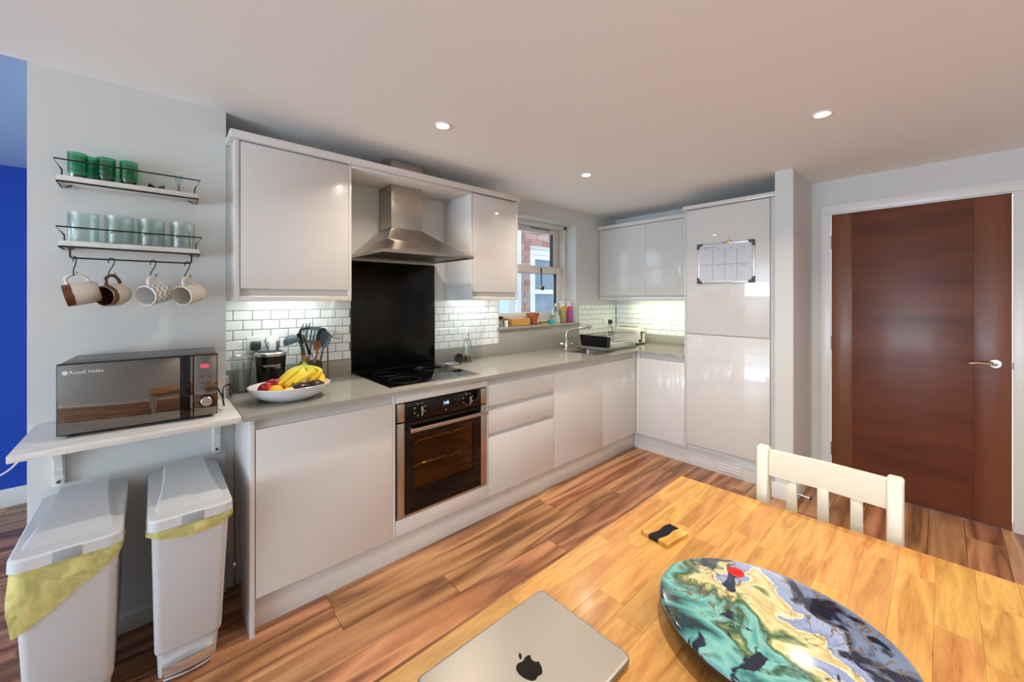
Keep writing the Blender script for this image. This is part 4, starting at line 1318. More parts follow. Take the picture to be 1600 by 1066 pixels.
L(M_bag, _tr.outputs[0], _mx.inputs[1]); L(M_bag, _b.outputs[0], _mx.inputs[2]); L(M_bag, _mx.outputs[0], M_bag.node_tree.nodes['Material Output'].inputs[0])
pedal_bin(0.0, 'white pedal bin next to the base cabinet end panel', lambda s: 0.002 + 0.055 * max(0, math.sin(max(0, min(1, (s - 0.22) / 0.66)) * PI)) ** 0.7, 'narrow yellow bag edge')
pedal_bin(-0.294, 'white pedal bin with a long yellow bag skirt nearest the blue wall', lambda s: 0.20 if s < 0.30 else max(0.05, 0.205 - 0.165 * ((s - 0.30) / 0.5)) if s < 0.8 else 0.03, 'long drooping yellow bag skirt')

# ------------------------------------------------------------------ worktop items, left end
ZW = WT + 0.0005


def socket(name, label, xa, xb, za, zb, y):
    t = thing(name, label, 'socket', ((xa + xb) / 2, y, za))
    pl = part_box(t, 'plate', M_white, xa, xb, y - 0.010, y, za, zb, 0.003)
    xm, zm = (xa + xb) / 2, (za + zb) / 2
    for cx in (xm - 0.036, xm + 0.036):
        for dx, dz, w, h in ((0, 0.012, 0.002, 0.004), (-0.011, -0.009, 0.0032, 0.0018), (0.011, -0.009, 0.0032, 0.0018)):
            part_box(t, 'pin_slot', M_blackp, cx + dx - w, cx + dx + w, y - 0.0105, y - 0.0095, zm + dz - h, zm + dz + h, 0)
        part_box(t, 'switch', M_white, cx * 0.35 + xm * 0.65 - 0.006, cx * 0.35 + xm * 0.65 + 0.006, y - 0.013, y - 0.0098, zb - 0.030, zb - 0.012, 0.001)
    return t
TY = W - 0.0095
socket('wall_socket', 'white double socket on the tiles behind the black blender base', 0.370, 0.516, 1.090, 1.178, TY)
socket('wall_socket', 'white double socket on the tiles above the dish rack', 3.598, 3.744, 1.088, 1.174, TY)


def plug(name, label, x, z, m, body):
    t = thing(name, label, 'plug', (x, TY - 0.0105, z))
    b = bmn(); y1 = TY - 0.0108
    loft(b, [[(x + px_, y1, z + pz) for px_, _, pz in ((p[0], 0, p[1]) for p in rrect(-0.025, 0.025, -0.024, 0.024, 0, 0.012))], [(x + px_ * 0.9, y1 - 0.022, z + pz * 0.9) for px_, pz in ((p[0], p[1]) for p in rrect(-0.025, 0.025, -0.024, 0.024, 0, 0.012))], [(x + px_ * 0.5, y1 - 0.034, z + pz * 0.6) for px_, pz in ((p[0], p[1]) for p in rrect(-0.025, 0.025, -0.024, 0.024, 0, 0.012))]])
    obj('body', b, m, t)
    b = bmn(); tube(b, smooth_path(body, 6), 0.0032, 8); obj('flex', b, m, t)
    return t
M_plug = mat('slate_plug', (44, 56, 62), 0.3)
plug('mains_plug', 'dark round mains plug in the socket behind the blender', 0.407, 1.128, M_plug, [(0.407, TY - 0.03, 1.108), (0.409, TY - 0.036, 1.07), (0.41, TY - 0.04, 1.02), (0.42, TY - 0.04, 0.95), (0.43, TY - 0.04, ZW + 0.004)])
plug('mains_plug', 'dark mains plug above the dish rack with a hanging cable', 3.706, 1.125, M_plug, [(3.706, TY - 0.03, 1.105), (3.712, TY - 0.034, 1.07), (3.73, TY - 0.04, 1.0), (3.75, TY - 0.045, 0.94), (3.76, TY - 0.05, ZW + 0.004)])
t = thing('plug_adapter', 'white plug-in charger with clear shell behind the blender base', 'charger', (0.479, TY - 0.0105, 1.10))
part_box(t, 'body', M_white, 0.462, 0.496, TY - 0.05, TY - 0.0108, 1.098, 1.150, 0.004)
part_box(t, 'shell', mat('smoke_plastic', (96, 104, 110), 0.2), 0.4965, 0.512, TY - 0.044, TY - 0.0108, 1.098, 1.148, 0.003)
b = bmn(); tube(b, smooth_path([(0.462, TY - 0.035, 1.105), (0.452, TY - 0.036, 1.125), (0.447, TY - 0.034, 1.155), (0.455, TY - 0.03, 1.168)], 5), 0.002, 6); obj('wire', b, M_wire, t)

# blender base
t = thing('blender', 'black and silver blender motor base behind the fruit bowl', 'blender', (0.454, 2.345, ZW))
c = (0.454, 2.345, ZW)
b = bmn(); lathe(b, [(0, 0.012), (0.056, 0.012), (0.060, 0.03), (0.066, 0.12), (0.070, 0.178), (0, 0.178)], c, 40); obj('body', b, mat('blender_black', (12, 13, 10), 0.22), t)
b = bmn(); lathe(b, [(0.056, 0.1785), (0.0715, 0.1785), (0.0725, 0.184), (0.0725, 0.192), (0.068, 0.196), (0.056, 0.196)], c, 40); obj('ring', b, mat('silver_ring', (200, 202, 206), 0.25, metal=0.8), t)
b = bmn(); lathe(b, [(0, 0.1785), (0.055, 0.1785), (0.055, 0.182), (0.02, 0.188), (0, 0.188)], c, 30); obj('cup_seat', b, M_greyp, t)
for k in range(4):
    a = PI / 4 + k * PI / 2
    b = bmn(); cyl(b, (c[0] + 0.05 * math.cos(a), c[1] + 0.05 * math.sin(a), ZW), (c[0] + 0.05 * math.cos(a), c[1] + 0.05 * math.sin(a), ZW + 0.0125), 0.012, 0.009, 12); obj('foot', b, M_white, t)
vdir = Vector((-c[0] + 0.22, -c[1], 0)).normalized()
rgt = Vector((-vdir.y, vdir.x, 0))
fc = Vector(c) + vdir * 0.0672
text('lettering', 'NUTRIBULLET', 0.0128, fc + Vector((0, 0, 0.128)), rgt, (0, 0, 1), M_print, t, align='CENTER', wrap=0.0672, extr=0.0012)
text('lettering', 'PRO 900', 0.0065, fc + Vector((0, 0, 0.118)) + rgt * 0.024 - vdir * 0.0035, rgt, (0, 0, 1), M_print, t, align='CENTER', extr=0.0022)

# clear blender cup
t = thing('blender_cup', 'tall clear plastic blender cup beside the black blender base', 'cup', (0.336, 2.392, ZW))
c = (0.336, 2.392, ZW)
b = bmn(); lathe(b, [(0, 0.004), (0.034, 0.004), (0.036, 0.01), (0.046, 0.14), (0.047, 0.150), (0.044, 0.150), (0.033, 0.012), (0, 0.010)], c, 34); obj('body', b, thin_glass('clear_acrylic', (249, 251, 251), 0.22, 0.05, edge=0.8), t)
b = bmn(); lathe(b, [(0.0475, 0.151), (0.052, 0.152), (0.053, 0.178), (0.049, 0.180), (0.0475, 0.178)], c, 34); obj('collar', b, thin_glass('frosted_acrylic', (246, 249, 249), 0.4, 0.15, edge=0.8), t)
for k in range(4):
    a = 3.4 + k * 0.7
    b = bmn(); tube(b, [(c[0] + 0.037 * math.cos(a), c[1] + 0.037 * math.sin(a), ZW + 0.012), (c[0] + 0.0475 * math.cos(a), c[1] + 0.0475 * math.sin(a), ZW + 0.148)], 0.0022, 6); obj('rib', b, thin_glass('acrylic_rib', (244, 248, 248), 0.4, 0.1, edge=0.9), t)
b = bmn(); lathe(b, [(0, 0), (0.044, 0), (0.045, 0.0038), (0, 0.0038)], c, 30); obj('foot_ring', b, thin_glass('acrylic_foot', (244, 248, 248), 0.4, 0.1, edge=0.9), t)

# fruit bowl
BC = Vector((0.482, 2.072, ZW))
BR = math.radians(-12)
M_bowl = add_bump(mat('speckled_white_glaze', (214, 212, 212), 0.2), 90, 0.05)
t = thing('fruit_bowl', 'wide oval white ceramic fruit bowl on the worktop', 'bowl', BC)
b = bmn(); lathe(b, [(0, 0.0), (0.085, 0.0), (0.095, 0.004), (0.130, 0.020), (0.160, 0.044), (0.172, 0.068), (0.1695, 0.070), (0.166, 0.068), (0.152, 0.044), (0.124, 0.022), (0.09, 0.010), (0, 0.008)], BC, 56, sx=1.0, sy=0.80, rot=BR)
obj('body', b, M_bowl, t, ang=60)


def bowlp(u, v, z):
    p = Matrix.Rotation(BR, 3, 'Z') @ Vector((u, v, z))
    return BC + p


def fruit(name, label, cat, u, v, z, prof, m, rotm=None, group=None, stem=None, sx=1, sy=1):
    c = bowlp(u, v, z)
    t = thing(name, label, cat, c, group=group)
    b = bmn(); lathe(b, prof, c, 26, M=rotm, sx=sx, sy=sy); obj('flesh', b, m, t, ang=80)
    if stem:
        p0 = Vector((0, 0, stem[0])); p1 = Vector((0.003, 0.001, stem[1]))
        if rotm: p0 = rotm @ p0; p1 = rotm @ p1
        b = bmn(); cyl(b, c + p0, c + p1, stem[2], n=8); obj('stem', b, mat('dry_stem', (84, 62, 36), 0.8), t)
    return t
def ball(r, k=1.0, dim=0.0):
    pr = []
    for i in range(15):
        a = -PI / 2 + PI * i / 14
        rr = r * math.cos(a) if 0 < i < 14 else 0
        zz = r * k * math.sin(a)
        if dim and i in (0, 14): zz *= (1 - dim)
        if dim and i in (1, 13): zz *= (1 - dim * .3)
        pr.append((rr, zz))
    return pr
M_apple = mottle(mat('red_apple', (150, 16, 34), 0.18), (122, 10, 28), (190, 36, 44), 26, (1, 1, .5))
M_lemon = add_bump(mat('yellow_citrus', (242, 186, 30), 0.4), 160, 0.15)
M_lemon2 = add_bump(mat('pale_lemon', (238, 206, 70), 0.4), 160, 0.15)
M_avo = add_bump(mat('dark_avocado', (46, 32, 34), 0.3), 140, 0.3)
FG = 'fruit in the bowl'
rX = lambda a: Matrix.Rotation(a, 3, 'X')
rY = lambda a: Matrix.Rotation(a, 3, 'Y')
fruit('apple', 'dark red apple at the rim of the bowl by the blender cup', 'apple', -0.098, -0.022, 0.058, ball(0.034, 0.9, 0.3), M_apple, rX(0.5) @ rY(-0.3), FG, (0.018, 0.036, 0.0016))
fruit('apple', 'red apple behind the yellow citrus fruit in the bowl', 'apple', -0.052, 0.022, 0.062, ball(0.034, 0.9, 0.3), M_apple, rX(0.9) @ rY(0.3), FG, (0.018, 0.036, 0.0016))
fruit('apple', 'red apple furthest back in the bowl by the blender', 'apple', -0.075, 0.068, 0.060, ball(0.032, 0.9, 0.3), M_apple, rX(-0.3), FG, (0.018, 0.034, 0.0016))
fruit('orange', 'yellow orange citrus in front of the red apples', 'orange', -0.058, -0.060, 0.052, ball(0.031, 0.95, 0.1), M_lemon, None, FG)
fruit('lemon', 'pale yellow lemon low at the front rim of the bowl', 'lemon', -0.008, -0.076, 0.044, ball(0.024, 1.25), M_lemon2, rY(1.45), FG)
fruit('avocado', 'dark avocado at the front of the bowl under the bananas', 'avocado', 0.036, -0.058, 0.052, [(0, -0.036), (0.018, -0.032), (0.028, -0.018), (0.030, 0), (0.026, 0.02), (0.016, 0.038), (0.007, 0.047), (0, 0.048)], M_avo, rY(1.3), FG)
fruit('avocado', 'dark avocado beside the loose small banana', 'avocado', 0.096, -0.038, 0.054, [(0, -0.036), (0.018, -0.032), (0.028, -0.018), (0.030, 0), (0.026, 0.02), (0.016, 0.038), (0.007, 0.047), (0, 0.048)], M_avo, rY(1.4) @ rX(0.2), FG)

# bananas
M_ban = mat('banana_skin', (240, 200, 44), 0.45)
_tc = N(M_ban, 'ShaderNodeTexCoord'); _sp = N(M_ban, 'ShaderNodeSeparateXYZ'); L(M_ban, _tc.outputs['Object'], _sp.inputs[0])
_mr = N(M_ban, 'ShaderNodeMapRange'); _mr.inputs['From Min'].default_value = 0.0; _mr.inputs['From Max'].default_value = 0.150
_r = ramp(M_ban, [(0.0, (232, 176, 34)), (0.45, (244, 202, 56)), (0.70, (236, 208, 66)), (0.88, (168, 180, 58)), (0.98, (116, 146, 44)), (1.0, (120, 100, 50))])
L(M_ban, _sp.outputs[2], _mr.inputs['Value']); L(M_ban, _mr.outputs[0], _r.inputs[0]); L(M_ban, _r.outputs[0], bsdf(M_ban).inputs['Base Color'])
crown = bowlp(0.058, 0.045, 0.178)
bt = thing('banana_bunch', 'bunch of ripening bananas standing stem up in the bowl', 'bananas', (crown.x, crown.y, ZW + 0.02), group=None)


def banana(tip, bulge, parent, m, r=0.0158, start=None):
    s0 = start or crown
    pts = smooth_path([s0, s0 + Vector((0, 0, -0.028)) + (Vector(bulge) - s0) * 0.18, Vector(bulge), Vector(tip) + (Vector(bulge) - Vector(tip)) * 0.28, Vector(tip)], 6)
    n = len(pts)
    rad = []
    for i in range(n):
        f = i / (n - 1)
        rr = r * min(1.0, 0.36 + max(0, f - 0.14) * 3.2) if f < 0.5 else r
        if f > 0.78: rr = r * max(0.22, 1 - ((f - 0.78) / 0.22) ** 1.7 * 0.8)
        rad.append(rr)
    b = bmn(); tube(b, pts, rad, 7)
    o = obj('banana', b, m, parent, ang=50)
    b = bmn(); d = (pts[-1] - pts[-2]).normalized(); cyl(b, pts[-1] - d * 0.002, pts[-1] + d * 0.007, 0.0045, 0.003, 7); obj('tip', b, mat('banana_tip', (70, 52, 30), 0.9), o)
for tip, bul in (((-0.052, 0.002, 0.062), (0.014, 0.008, 0.118)), ((-0.026, -0.026, 0.058), (0.044, -0.024, 0.116)), ((0.012, -0.040, 0.078), (0.088, -0.036, 0.126)), ((0.062, -0.014, 0.058), (0.124, 0.014, 0.114)), ((-0.060, 0.044, 0.060), (0.002, 0.044, 0.116))):
    banana(bowlp(*tip), bowlp(*bul), bt, M_ban)
b = bmn(); cyl(b, crown + Vector((0.002, 0, -0.006)), crown + Vector((0.004, 0.004, 0.012)), 0.011, 0.009, 10, bev=0.002); obj('stem', b, mat('banana_stem', (120, 92, 54), 0.8), bt)
bt2 = thing('banana', 'single small yellow banana stub at the right end of the bowl', 'banana', bowlp(0.128, 0.01, 0.05), group=None)
b = bmn(); P_ = smooth_path([bowlp(0.122, 0.028, 0.125), bowlp(0.124, 0.025, 0.105), bowlp(0.128, 0.018, 0.085), bowlp(0.128, -0.002, 0.060), bowlp(0.112, -0.022, 0.045)], 5)
tube(b, P_, [0.004, 0.004, 0.0045, 0.005, 0.006] + [0.009, 0.013, 0.017, 0.019, 0.020] + [0.021] * 8 + [0.018, 0.013, 0.008], 8); obj('skin', b, mat('spotted_banana', (240, 196, 60), 0.5), bt2, ang=50)

# utensil pot and utensils
UC = Vector((0.655, 2.372, ZW))
t = thing('utensil_pot', 'dark grey pot holding cooking utensils behind the bananas', 'pot', UC)
b = bmn(); lathe(b, [(0, 0), (0.05, 0), (0.054, 0.004), (0.056, 0.12), (0.053, 0.122), (0.050, 0.118), (0.049, 0.008), (0, 0.006)], UC, 30); obj('body', b, mat('charcoal_glaze', (44, 46, 46), 0.3), t)


def utensil(name, label, foot, grip_top, head_fn, hm, handle_mat, grip_mat=None, r=0.005, group='utensils in the dark pot', cat='utensil'):
    foot = Vector(foot); gt = Vector(grip_top)
    t = thing(name, label, cat, foot, group=group)
    b = bmn(); 
    mid = foot + (gt - foot) * 0.62
    if grip_mat:
        tube(b, [foot, mid], [r * 1.5, r * 1.5], 10); obj('grip', b, grip_mat, t)
        b = bmn(); tube(b, [mid, gt], r, 8); obj('shaft', b, handle_mat, t)
    else:
        tube(b, [foot, gt], r, 8); obj('handle', b, handle_mat, t)
    b = bmn(); head_fn(b, gt, (gt - foot).normalized()); obj('head', b, hm, t, ang=60)
    return t


VIEW = Vector((-0.29, -0.957, 0.0))


def spoon_head(w, l, dish=0.010, facing=VIEW):
    def fn(b, p, d):
        z = Vector(d); y = Vector(facing); y = (y - z * y.dot(z)).normalized(); x = y.cross(z)
        rings = []
        n = 16
        for lay in (0, 1):
            rows = []
            for k in (1.0, 0.7, 0.35):
                rows.append([b.verts.new(p + z * (l * 0.5 + l * 0.5 * k * math.sin(2 * PI * i / n)) + x * (w * 0.5 * k * math.cos(2 * PI * i / n) * (1.0 if math.sin(2 * PI * i / n) > 0 else 0.92)) - y * (dish * (1 - k * k) + (0.0028 if lay else 0))) for i in range(n)])
            cc = b.verts.new(p + z * l * 0.5 - y * (dish + (0.0028 if lay else 0)))
            for r0, r1 in zip(rows[:-1], rows[1:]):
                for i in range(n): b.faces.new((r0[i], r0[(i + 1) % n], r1[(i + 1) % n], r1[i]))
            for i in range(n): b.faces.new((rows[-1][i], rows[-1][(i + 1) % n], cc))
            rings.append(rows[0])
        for i in range(n): b.faces.new((rings[0][i], rings[1][i], rings[1][(i + 1) % n], rings[0][(i + 1) % n]))
    return fn


def ladle_head(b, p, d):
    c = p + Vector((-0.038, 0.010, 0.004))
    lathe(b, [(0.040, -0.024), (0.038, -0.006), (0.028, 0.010), (0.012, 0.018), (0, 0.019), (0, 0.016), (0.012, 0.015), (0.026, 0.008), (0.035, -0.006), (0.037, -0.024), (0.040, -0.024)], c, 24, M=rY(-0.35))
    tube(b, [p, c + Vector((0.03, -0.004, -0.006))], 0.006, 8)


def turner_head(b, p, d):
    z = Vector(d); y = Vector(VIEW); y = (y - z * y.dot(z)).normalized(); x = y.cross(z)
    def P(u, v, w): return p + x * u + z * v + y * w
    # blade with three slots: four bars joined top and bottom
    for u0, u1, v0, v1 in ((-0.036, -0.024, 0.018, 0.075), (-0.016, -0.006, 0.018, 0.075), (0.002, 0.012, 0.018, 0.075), (0.022, 0.036, 0.018, 0.075), (-0.036, 0.036, 0.075, 0.095), (-0.030, 0.030, 0.0, 0.018)):
        prism(b, [P(u0, v0, 0), P(u1, v0, 0), P(u1, v1, 0), P(u0, v1, 0)], y * 0.003)


def fork_head(b, p, d):
    z = Vector(d); y = Vector(VIEW); y = (y - z * y.dot(z)).normalized(); x = y.cross(z)
    tube(b, [p, p + z * 0.02 - x * 0.012, p + z * 0.024 - x * 0.055], [0.006, 0.008, 0.006], 8)
    for k in range(3):
        q = p + z * 0.022 - x * (0.018 + 0.016 * k)
        tube(b, [q, q + z * 0.016 - x * 0.004, q + z * 0.028 - x * 0.012], [0.003, 0.0028, 0.002], 6)


fz = ZW + 0.014
utensil('ladle', 'grey silicone ladle leaning furthest towards the blender', (0.665, 2.38, fz), (0.586, 2.352, 1.160), ladle_head, M_silic, M_silic, M_beech)
utensil('pasta_fork', 'black pronged pasta fork beside the ladle', (0.640, 2.41, fz), (0.598, 2.388, 1.188), fork_head, M_blackp, M_blackp, M_beech)
utensil('spoon', 'small grey silicone spoon half hidden behind the ladle', (0.668, 2.400, fz), (0.614, 2.395, 1.125), spoon_head(0.044, 0.068), M_silic, M_silic, M_beech)
utensil('turner', 'grey slotted silicone turner at the back of the pot', (0.635, 2.405, fz), (0.668, 2.425, 1.125), turner_head, M_silic, M_silic, M_beech)
utensil('serving_spoon', 'large dark grey serving spoon behind the front grey spoon', (0.652, 2.40, fz), (0.698, 2.385, 1.112), spoon_head(0.060, 0.105), mat('deep_grey_silicone', (52, 66, 72), 0.45), M_silic, M_beech)
utensil('serving_spoon', 'large grey serving spoon nearest the black splash panel', (0.675, 2.355, fz), (0.707, 2.340, 1.100), spoon_head(0.062, 0.098), M_silic, M_silic, M_beech)
utensil('wooden_spoon', 'brown wooden spoon among the grey utensils', (0.66, 2.345, fz), (0.672, 2.335, 1.088), spoon_head(0.040, 0.058, 0.008), mat('brown_spoon_wood', (150, 88, 56), 0.55), mat('spoon_handle_wood', (160, 100, 62), 0.55))
# tongs
t = thing('tongs', 'steel tongs with black inner strips slanting across the pot', 'utensil', (0.69, 2.35, 0.95), group='utensils in the dark pot')
tp, bt_ = Vector((0.592, 2.306, 1.196)), Vector((0.680, 2.349, fz + 0.03))
d = (bt_ - tp).normalized(); xx = d.cross(VIEW).normalized()
for sgn in (-1, 1):
    b = bmn(); a0 = tp + xx * 0.004 * sgn; a1 = bt_ + xx * 0.010 * sgn
    secs = []
    for f, w in ((0, 0.005), (0.1, 0.008), (0.6, 0.009), (1, 0.007)):
        q = a0 + (a1 - a0) * f; secs.append([q + VIEW * w + xx * 0.001, q + VIEW * w - xx * 0.001, q - VIEW * w - xx * 0.001, q - VIEW * w + xx * 0.001])
    loft(b, secs); arm = obj('arm', b, mat('tongs_steel', (190, 188, 184), 0.42, metal=0.8), t)
b = bmn(); q0 = tp + d * 0.02; q1 = tp + d * 0.13; loft(b, [[q0 + xx * 0.006 + VIEW * 0.004, q0 - xx * 0.006 + VIEW * 0.004, q0 - xx * 0.006 - VIEW * 0.004, q0 + xx * 0.006 - VIEW * 0.004], [q1 + xx * 0.008 + VIEW * 0.010, q1 - xx * 0.008 + VIEW * 0.010, q1 - xx * 0.008 - VIEW * 0.004, q1 + xx * 0.008 - VIEW * 0.004]]); obj('grip_insert', b, M_blackp, t)
b = bmn(); rc = tp - d * 0.006 + Vector((0, 0, 0.008)); tube(b, [rc + xx * (0.0095 * math.cos(k * PI / 8)) - d * (0.0095 * math.sin(k * PI / 8)) for k in range(16)], 0.0025, 6, True); obj('hanging_ring', b, M_blackp, t)
# skimmer with a red handle
sk0, sk1 = Vector((0.752, 2.40, ZW + 0.002)), Vector((0.755, 2.42, 1.155))
t = thing('skimmer', 'wire skimmer with thin dark red handle leaning on the tiles', 'utensil', sk0, group=None)
b = bmn(); tube(b, [sk0, sk1], 0.0035, 8); obj('handle', b, mat('dark_red_lacquer', (120, 18, 34), 0.35), t)
b = bmn()
cs_ = sk1 + Vector((0.042, -0.006, 0.012))
Ms = dirmat(Vector((0.25, -0.45, 0.86)))
for rr, zz in ((0.042, 0.0), (0.034, -0.006), (0.026, -0.010), (0.017, -0.013), (0.008, -0.0145)):
    tube(b, [cs_ + Ms @ Vector((rr * math.cos(k * PI / 12), rr * math.sin(k * PI / 12), zz)) for k in range(24)], 0.0009 if rr < 0.04 else 0.0018, 5, True)
for k in range(12):
    a = k * PI / 6
    tube(b, [cs_ + Ms @ Vector((rr * math.cos(a), rr * math.sin(a), zz)) for rr, zz in ((0.042, 0.0), (0.026, -0.010), (0.008, -0.0145))], 0.0008, 5)
tube(b, [sk1 - Vector((0, 0, 0.03)), sk1, cs_ + Ms @ Vector((-0.042, 0, 0))], 0.002, 6)
o_s = obj('wire_basket', b, M_steelh, t)
b = bmn(); lathe(b, [(0, 0.0), (0.045, 0.006), (0.06, 0.014), (0.058, 0.015), (0.044, 0.0075), (0, 0.003)], (0.585, 2.27, ZW), 30, sy=0.7)
tag(obj('spoon_dish', b, M_bowl), 'small white dish between blender base and bananas', 'dish')

# ------------------------------------------------------------------ right of the hob
t = thing('oil_bottle', 'clear glass oil bottle with steel pourer and a little green oil', 'bottle', (1.739, 2.395, ZW))
c = (1.739, 2.395, ZW)
b = bmn(); lathe(b, [(0, 0), (0.034, 0), (0.036, 0.004), (0.036, 0.135), (0.030, 0.158), (0.014, 0.178), (0.013, 0.205), (0.0105, 0.205), (0.0115, 0.178), (0.027, 0.157), (0.0335, 0.135), (0.0335, 0.006), (0, 0.006)], c, 30); obj('body', b, thin_glass('bottle_glass', (250, 252, 250), 0.16, edge=0.8), t)
b = bmn(); lathe(b, [(0, 0.0065), (0.0330, 0.0065), (0.0330, 0.040), (0, 0.040)], c, 26); obj('oil', b, thin_glass('olive_oil', (168, 160, 20), 0.05), t)
b = bmn(); lathe(b, [(0, 0.2055), (0.014, 0.2055), (0.014, 0.214), (0.007, 0.22), (0.004, 0.222), (0.0032, 0.262), (0, 0.262)], c, 16); obj('pourer', b, M_chrome, t)
b = bmn(); lathe(b, [(0, 0.195), (0.0095, 0.195), (0.0095, 0.205), (0, 0.205)], c, 14); obj('cork', b, M_blackp, t)
t = thing('salt_pig', 'small round dark grey pot tipped on its side, mouth open', 'pot', (1.648, 2.372, ZW))
b = bmn(); c = Vector((1.648, 2.372, ZW + 0.037)); Mo = dirmat(Vector((-0.50, -0.80, 0.32)))
lathe(b, [(0, -0.036), (0.018, -0.033), (0.033, -0.016), (0.037, 0.004), (0.034, 0.020), (0.029, 0.027), (0.025, 0.026), (0.030, 0.016), (0.031, 0.0), (0.02, -0.022), (0, -0.026)], c, 28, M=Mo); obj('body', b, mat('dark_stoneware', (58, 60, 54), 0.35), t)
b = bmn(); lathe(b, [(0, -0.018), (0.0272, -0.018), (0.0295, 0.006), (0, 0.006)], c, 24, M=Mo); obj('shadow_lining', b, mat('mouth_shade_black', (12, 12, 12), 0.4), t)  # black plug painted as the shade inside the pot's mouth
t = thing('spoon_rest', 'shallow pale dish glazed blue inside beside the hob', 'dish', (1.575, 2.355, ZW))
b = bmn(); lathe(b, [(0, 0), (0.035, 0), (0.048, 0.010), (0.046, 0.012), (0.034, 0.004), (0, 0.003)], (1.575, 2.355, ZW), 30, sx=1.1); obj('body', b, mat('pale_clay', (206, 190, 176), 0.4), t)
b = bmn(); lathe(b, [(0, 0.0042), (0.034, 0.0045), (0.042, 0.0095), (0.034, 0.0055), (0, 0.0052)], (1.575, 2.355, ZW), 30, sx=1.1); obj('blue_glaze', b, mat('blue_glaze', (150, 160, 200), 0.25), t)

# ------------------------------------------------------------------ dish rack, toaster
RX0, RX1, RY0, RY1 = 3.015, 3.47, 2.03, 2.335
t = thing('dish_rack', 'white wire dish rack with black end panel on a tray beside the sink', 'dish rack', ((RX0 + RX1) / 2, (RY0 + RY1) / 2, ZW))
b = bmn(); loft(b, [rrect(RX0 - 0.03, RX1 + 0.01, RY0 - 0.015, RY1 + 0.01, ZW + 0.004, 0.02), rrect(RX0 - 0.035, RX1 + 0.015, RY0 - 0.02, RY1 + 0.015, ZW + 0.02, 0.02), rrect(RX0 - 0.03, RX1 + 0.01, RY0 - 0.015, RY1 + 0.01, ZW + 0.02, 0.02), rrect(RX0 - 0.025, RX1 + 0.005, RY0 - 0.01, RY1 + 0.005, ZW + 0.010, 0.02)])
obj('drip_tray', b, mat('grey_tray', (150, 152, 146), 0.4), t)
for fx, fy in ((RX0 - 0.01, RY0), (RX1, RY0), (RX0 - 0.01, RY1), (RX1, RY1)):
    b = bmn(); box(b, fx - 0.02, fx + 0.02, fy - 0.016, fy + 0.012, ZW, ZW + 0.0075, 0.002); obj('foot', b, M_blackp, t)
M_wwire = mat('white_wire', (236, 238, 234), 0.3)
b = bmn(); 
prism(b, [(RX0 + 0.006, RY0 + 0.012, ZW + 0.024), (RX0 + 0.006, RY1 - 0.012, ZW + 0.024), (RX0 - 0.010, RY1, ZW + 0.128), (RX0 - 0.010, RY0, ZW + 0.128)], (0.05, 0, 0)); obj('cutlery_holder', b, M_blackp, t)
for z in (0.06, 0.085, 0.110):
    b = bmn(); tube(b, [(RX0 + 0.05, RY0, ZW + z), (RX1, RY0, ZW + z), (RX1, RY1, ZW + z), (RX0 + 0.05, RY1, ZW + z)], 0.003, 6); obj('side_wire', b, M_wwire, t)
b = bmn(); tube(b, [(RX0, RY0 - 0.002, ZW + 0.128), (RX1, RY0 - 0.002, ZW + 0.128), (RX1, RY1, ZW + 0.128), (RX0, RY1, ZW + 0.128)], 0.0055, 8, True); obj('top_rail', b, mat('grey_rail', (190, 194, 190), 0.3), t)
for i in range(12):
    x = RX0 + 0.07 + i * 0.034
    b = bmn(); tube(b, [(x, RY0, ZW + 0.11), (x, RY0 + 0.004, ZW + 0.03), (x, RY1 - 0.004, ZW + 0.03), (x, RY1, ZW + 0.11)], 0.0022, 5); obj('plate_wire', b, M_wwire, t)
for z0 in (RX1 - 0.002,):
    b = bmn(); tube(b, [(z0, RY0, ZW + 0.128), (z0, RY0, ZW + 0.02)], 0.0035, 6); tube(b, [(z0, RY1, ZW + 0.128), (z0, RY1, ZW + 0.02)], 0.0035, 6); obj('post', b, M_wwire, t)

t = thing('toaster', 'cream two slice toaster with black lever in the worktop corner', 'toaster', (3.70, 2.22, ZW))
M_cream = mat('cream_enamel', (216, 210, 196), 0.18, coat=0.5)
b = bmn()
def tsec(y, s, rz):
    pts = []
    x0, x1, z0, z1 = 3.62 + s, 3.785 - s, ZW + 0.016, ZW + 0.172 - s
    r = 0.05
    for cx_, cz_, a0 in ((x1 - r, z1 - r, 0), (x0 + r, z1 - r, PI / 2)):
        for i in range(7):
            a = a0 + PI / 2 * i / 6; pts.append((cx_ + r * math.cos(a), y, cz_ + r * math.sin(a)))
    pts += [(x0, y, z0), (x1, y, z0)]
    return pts
loft(b, [tsec(2.085, 0.012, 0), tsec(2.097, 0.002, 0), tsec(2.12, 0, 0), tsec(2.35, 0, 0), tsec(2.365, 0.004, 0), tsec(2.375, 0.014, 0)])
obj('body', b, M_cream, t, ang=45)
part_box(t, 'base', M_blackp, 3.625, 3.78, 2.09, 2.37, ZW, ZW + 0.0155, 0.002)
b = bmn(); box(b, 3.695, 3.708, 2.0825, 2.0845, ZW + 0.045, ZW + 0.14); obj('lever_slot', b, M_blackp, t)
b = bmn(); box(b, 3.672, 3.73, 2.055, 2.0823, ZW + 0.118, ZW + 0.128, 0.003); obj('lever', b, M_blackp, t)
b = bmn(); cyl(b, (3.66, 2.084, ZW + 0.04), (3.66, 2.066, ZW + 0.04), 0.015, n=18, bev=0.003); obj('dial', b, M_blackp, t)
for xx_ in (3.672, 3.722):
    part_box(t, 'slot', M_blackp, xx_, xx_ + 0.022, 2.14, 2.33, ZW + 0.1705, ZW + 0.1735, 0)

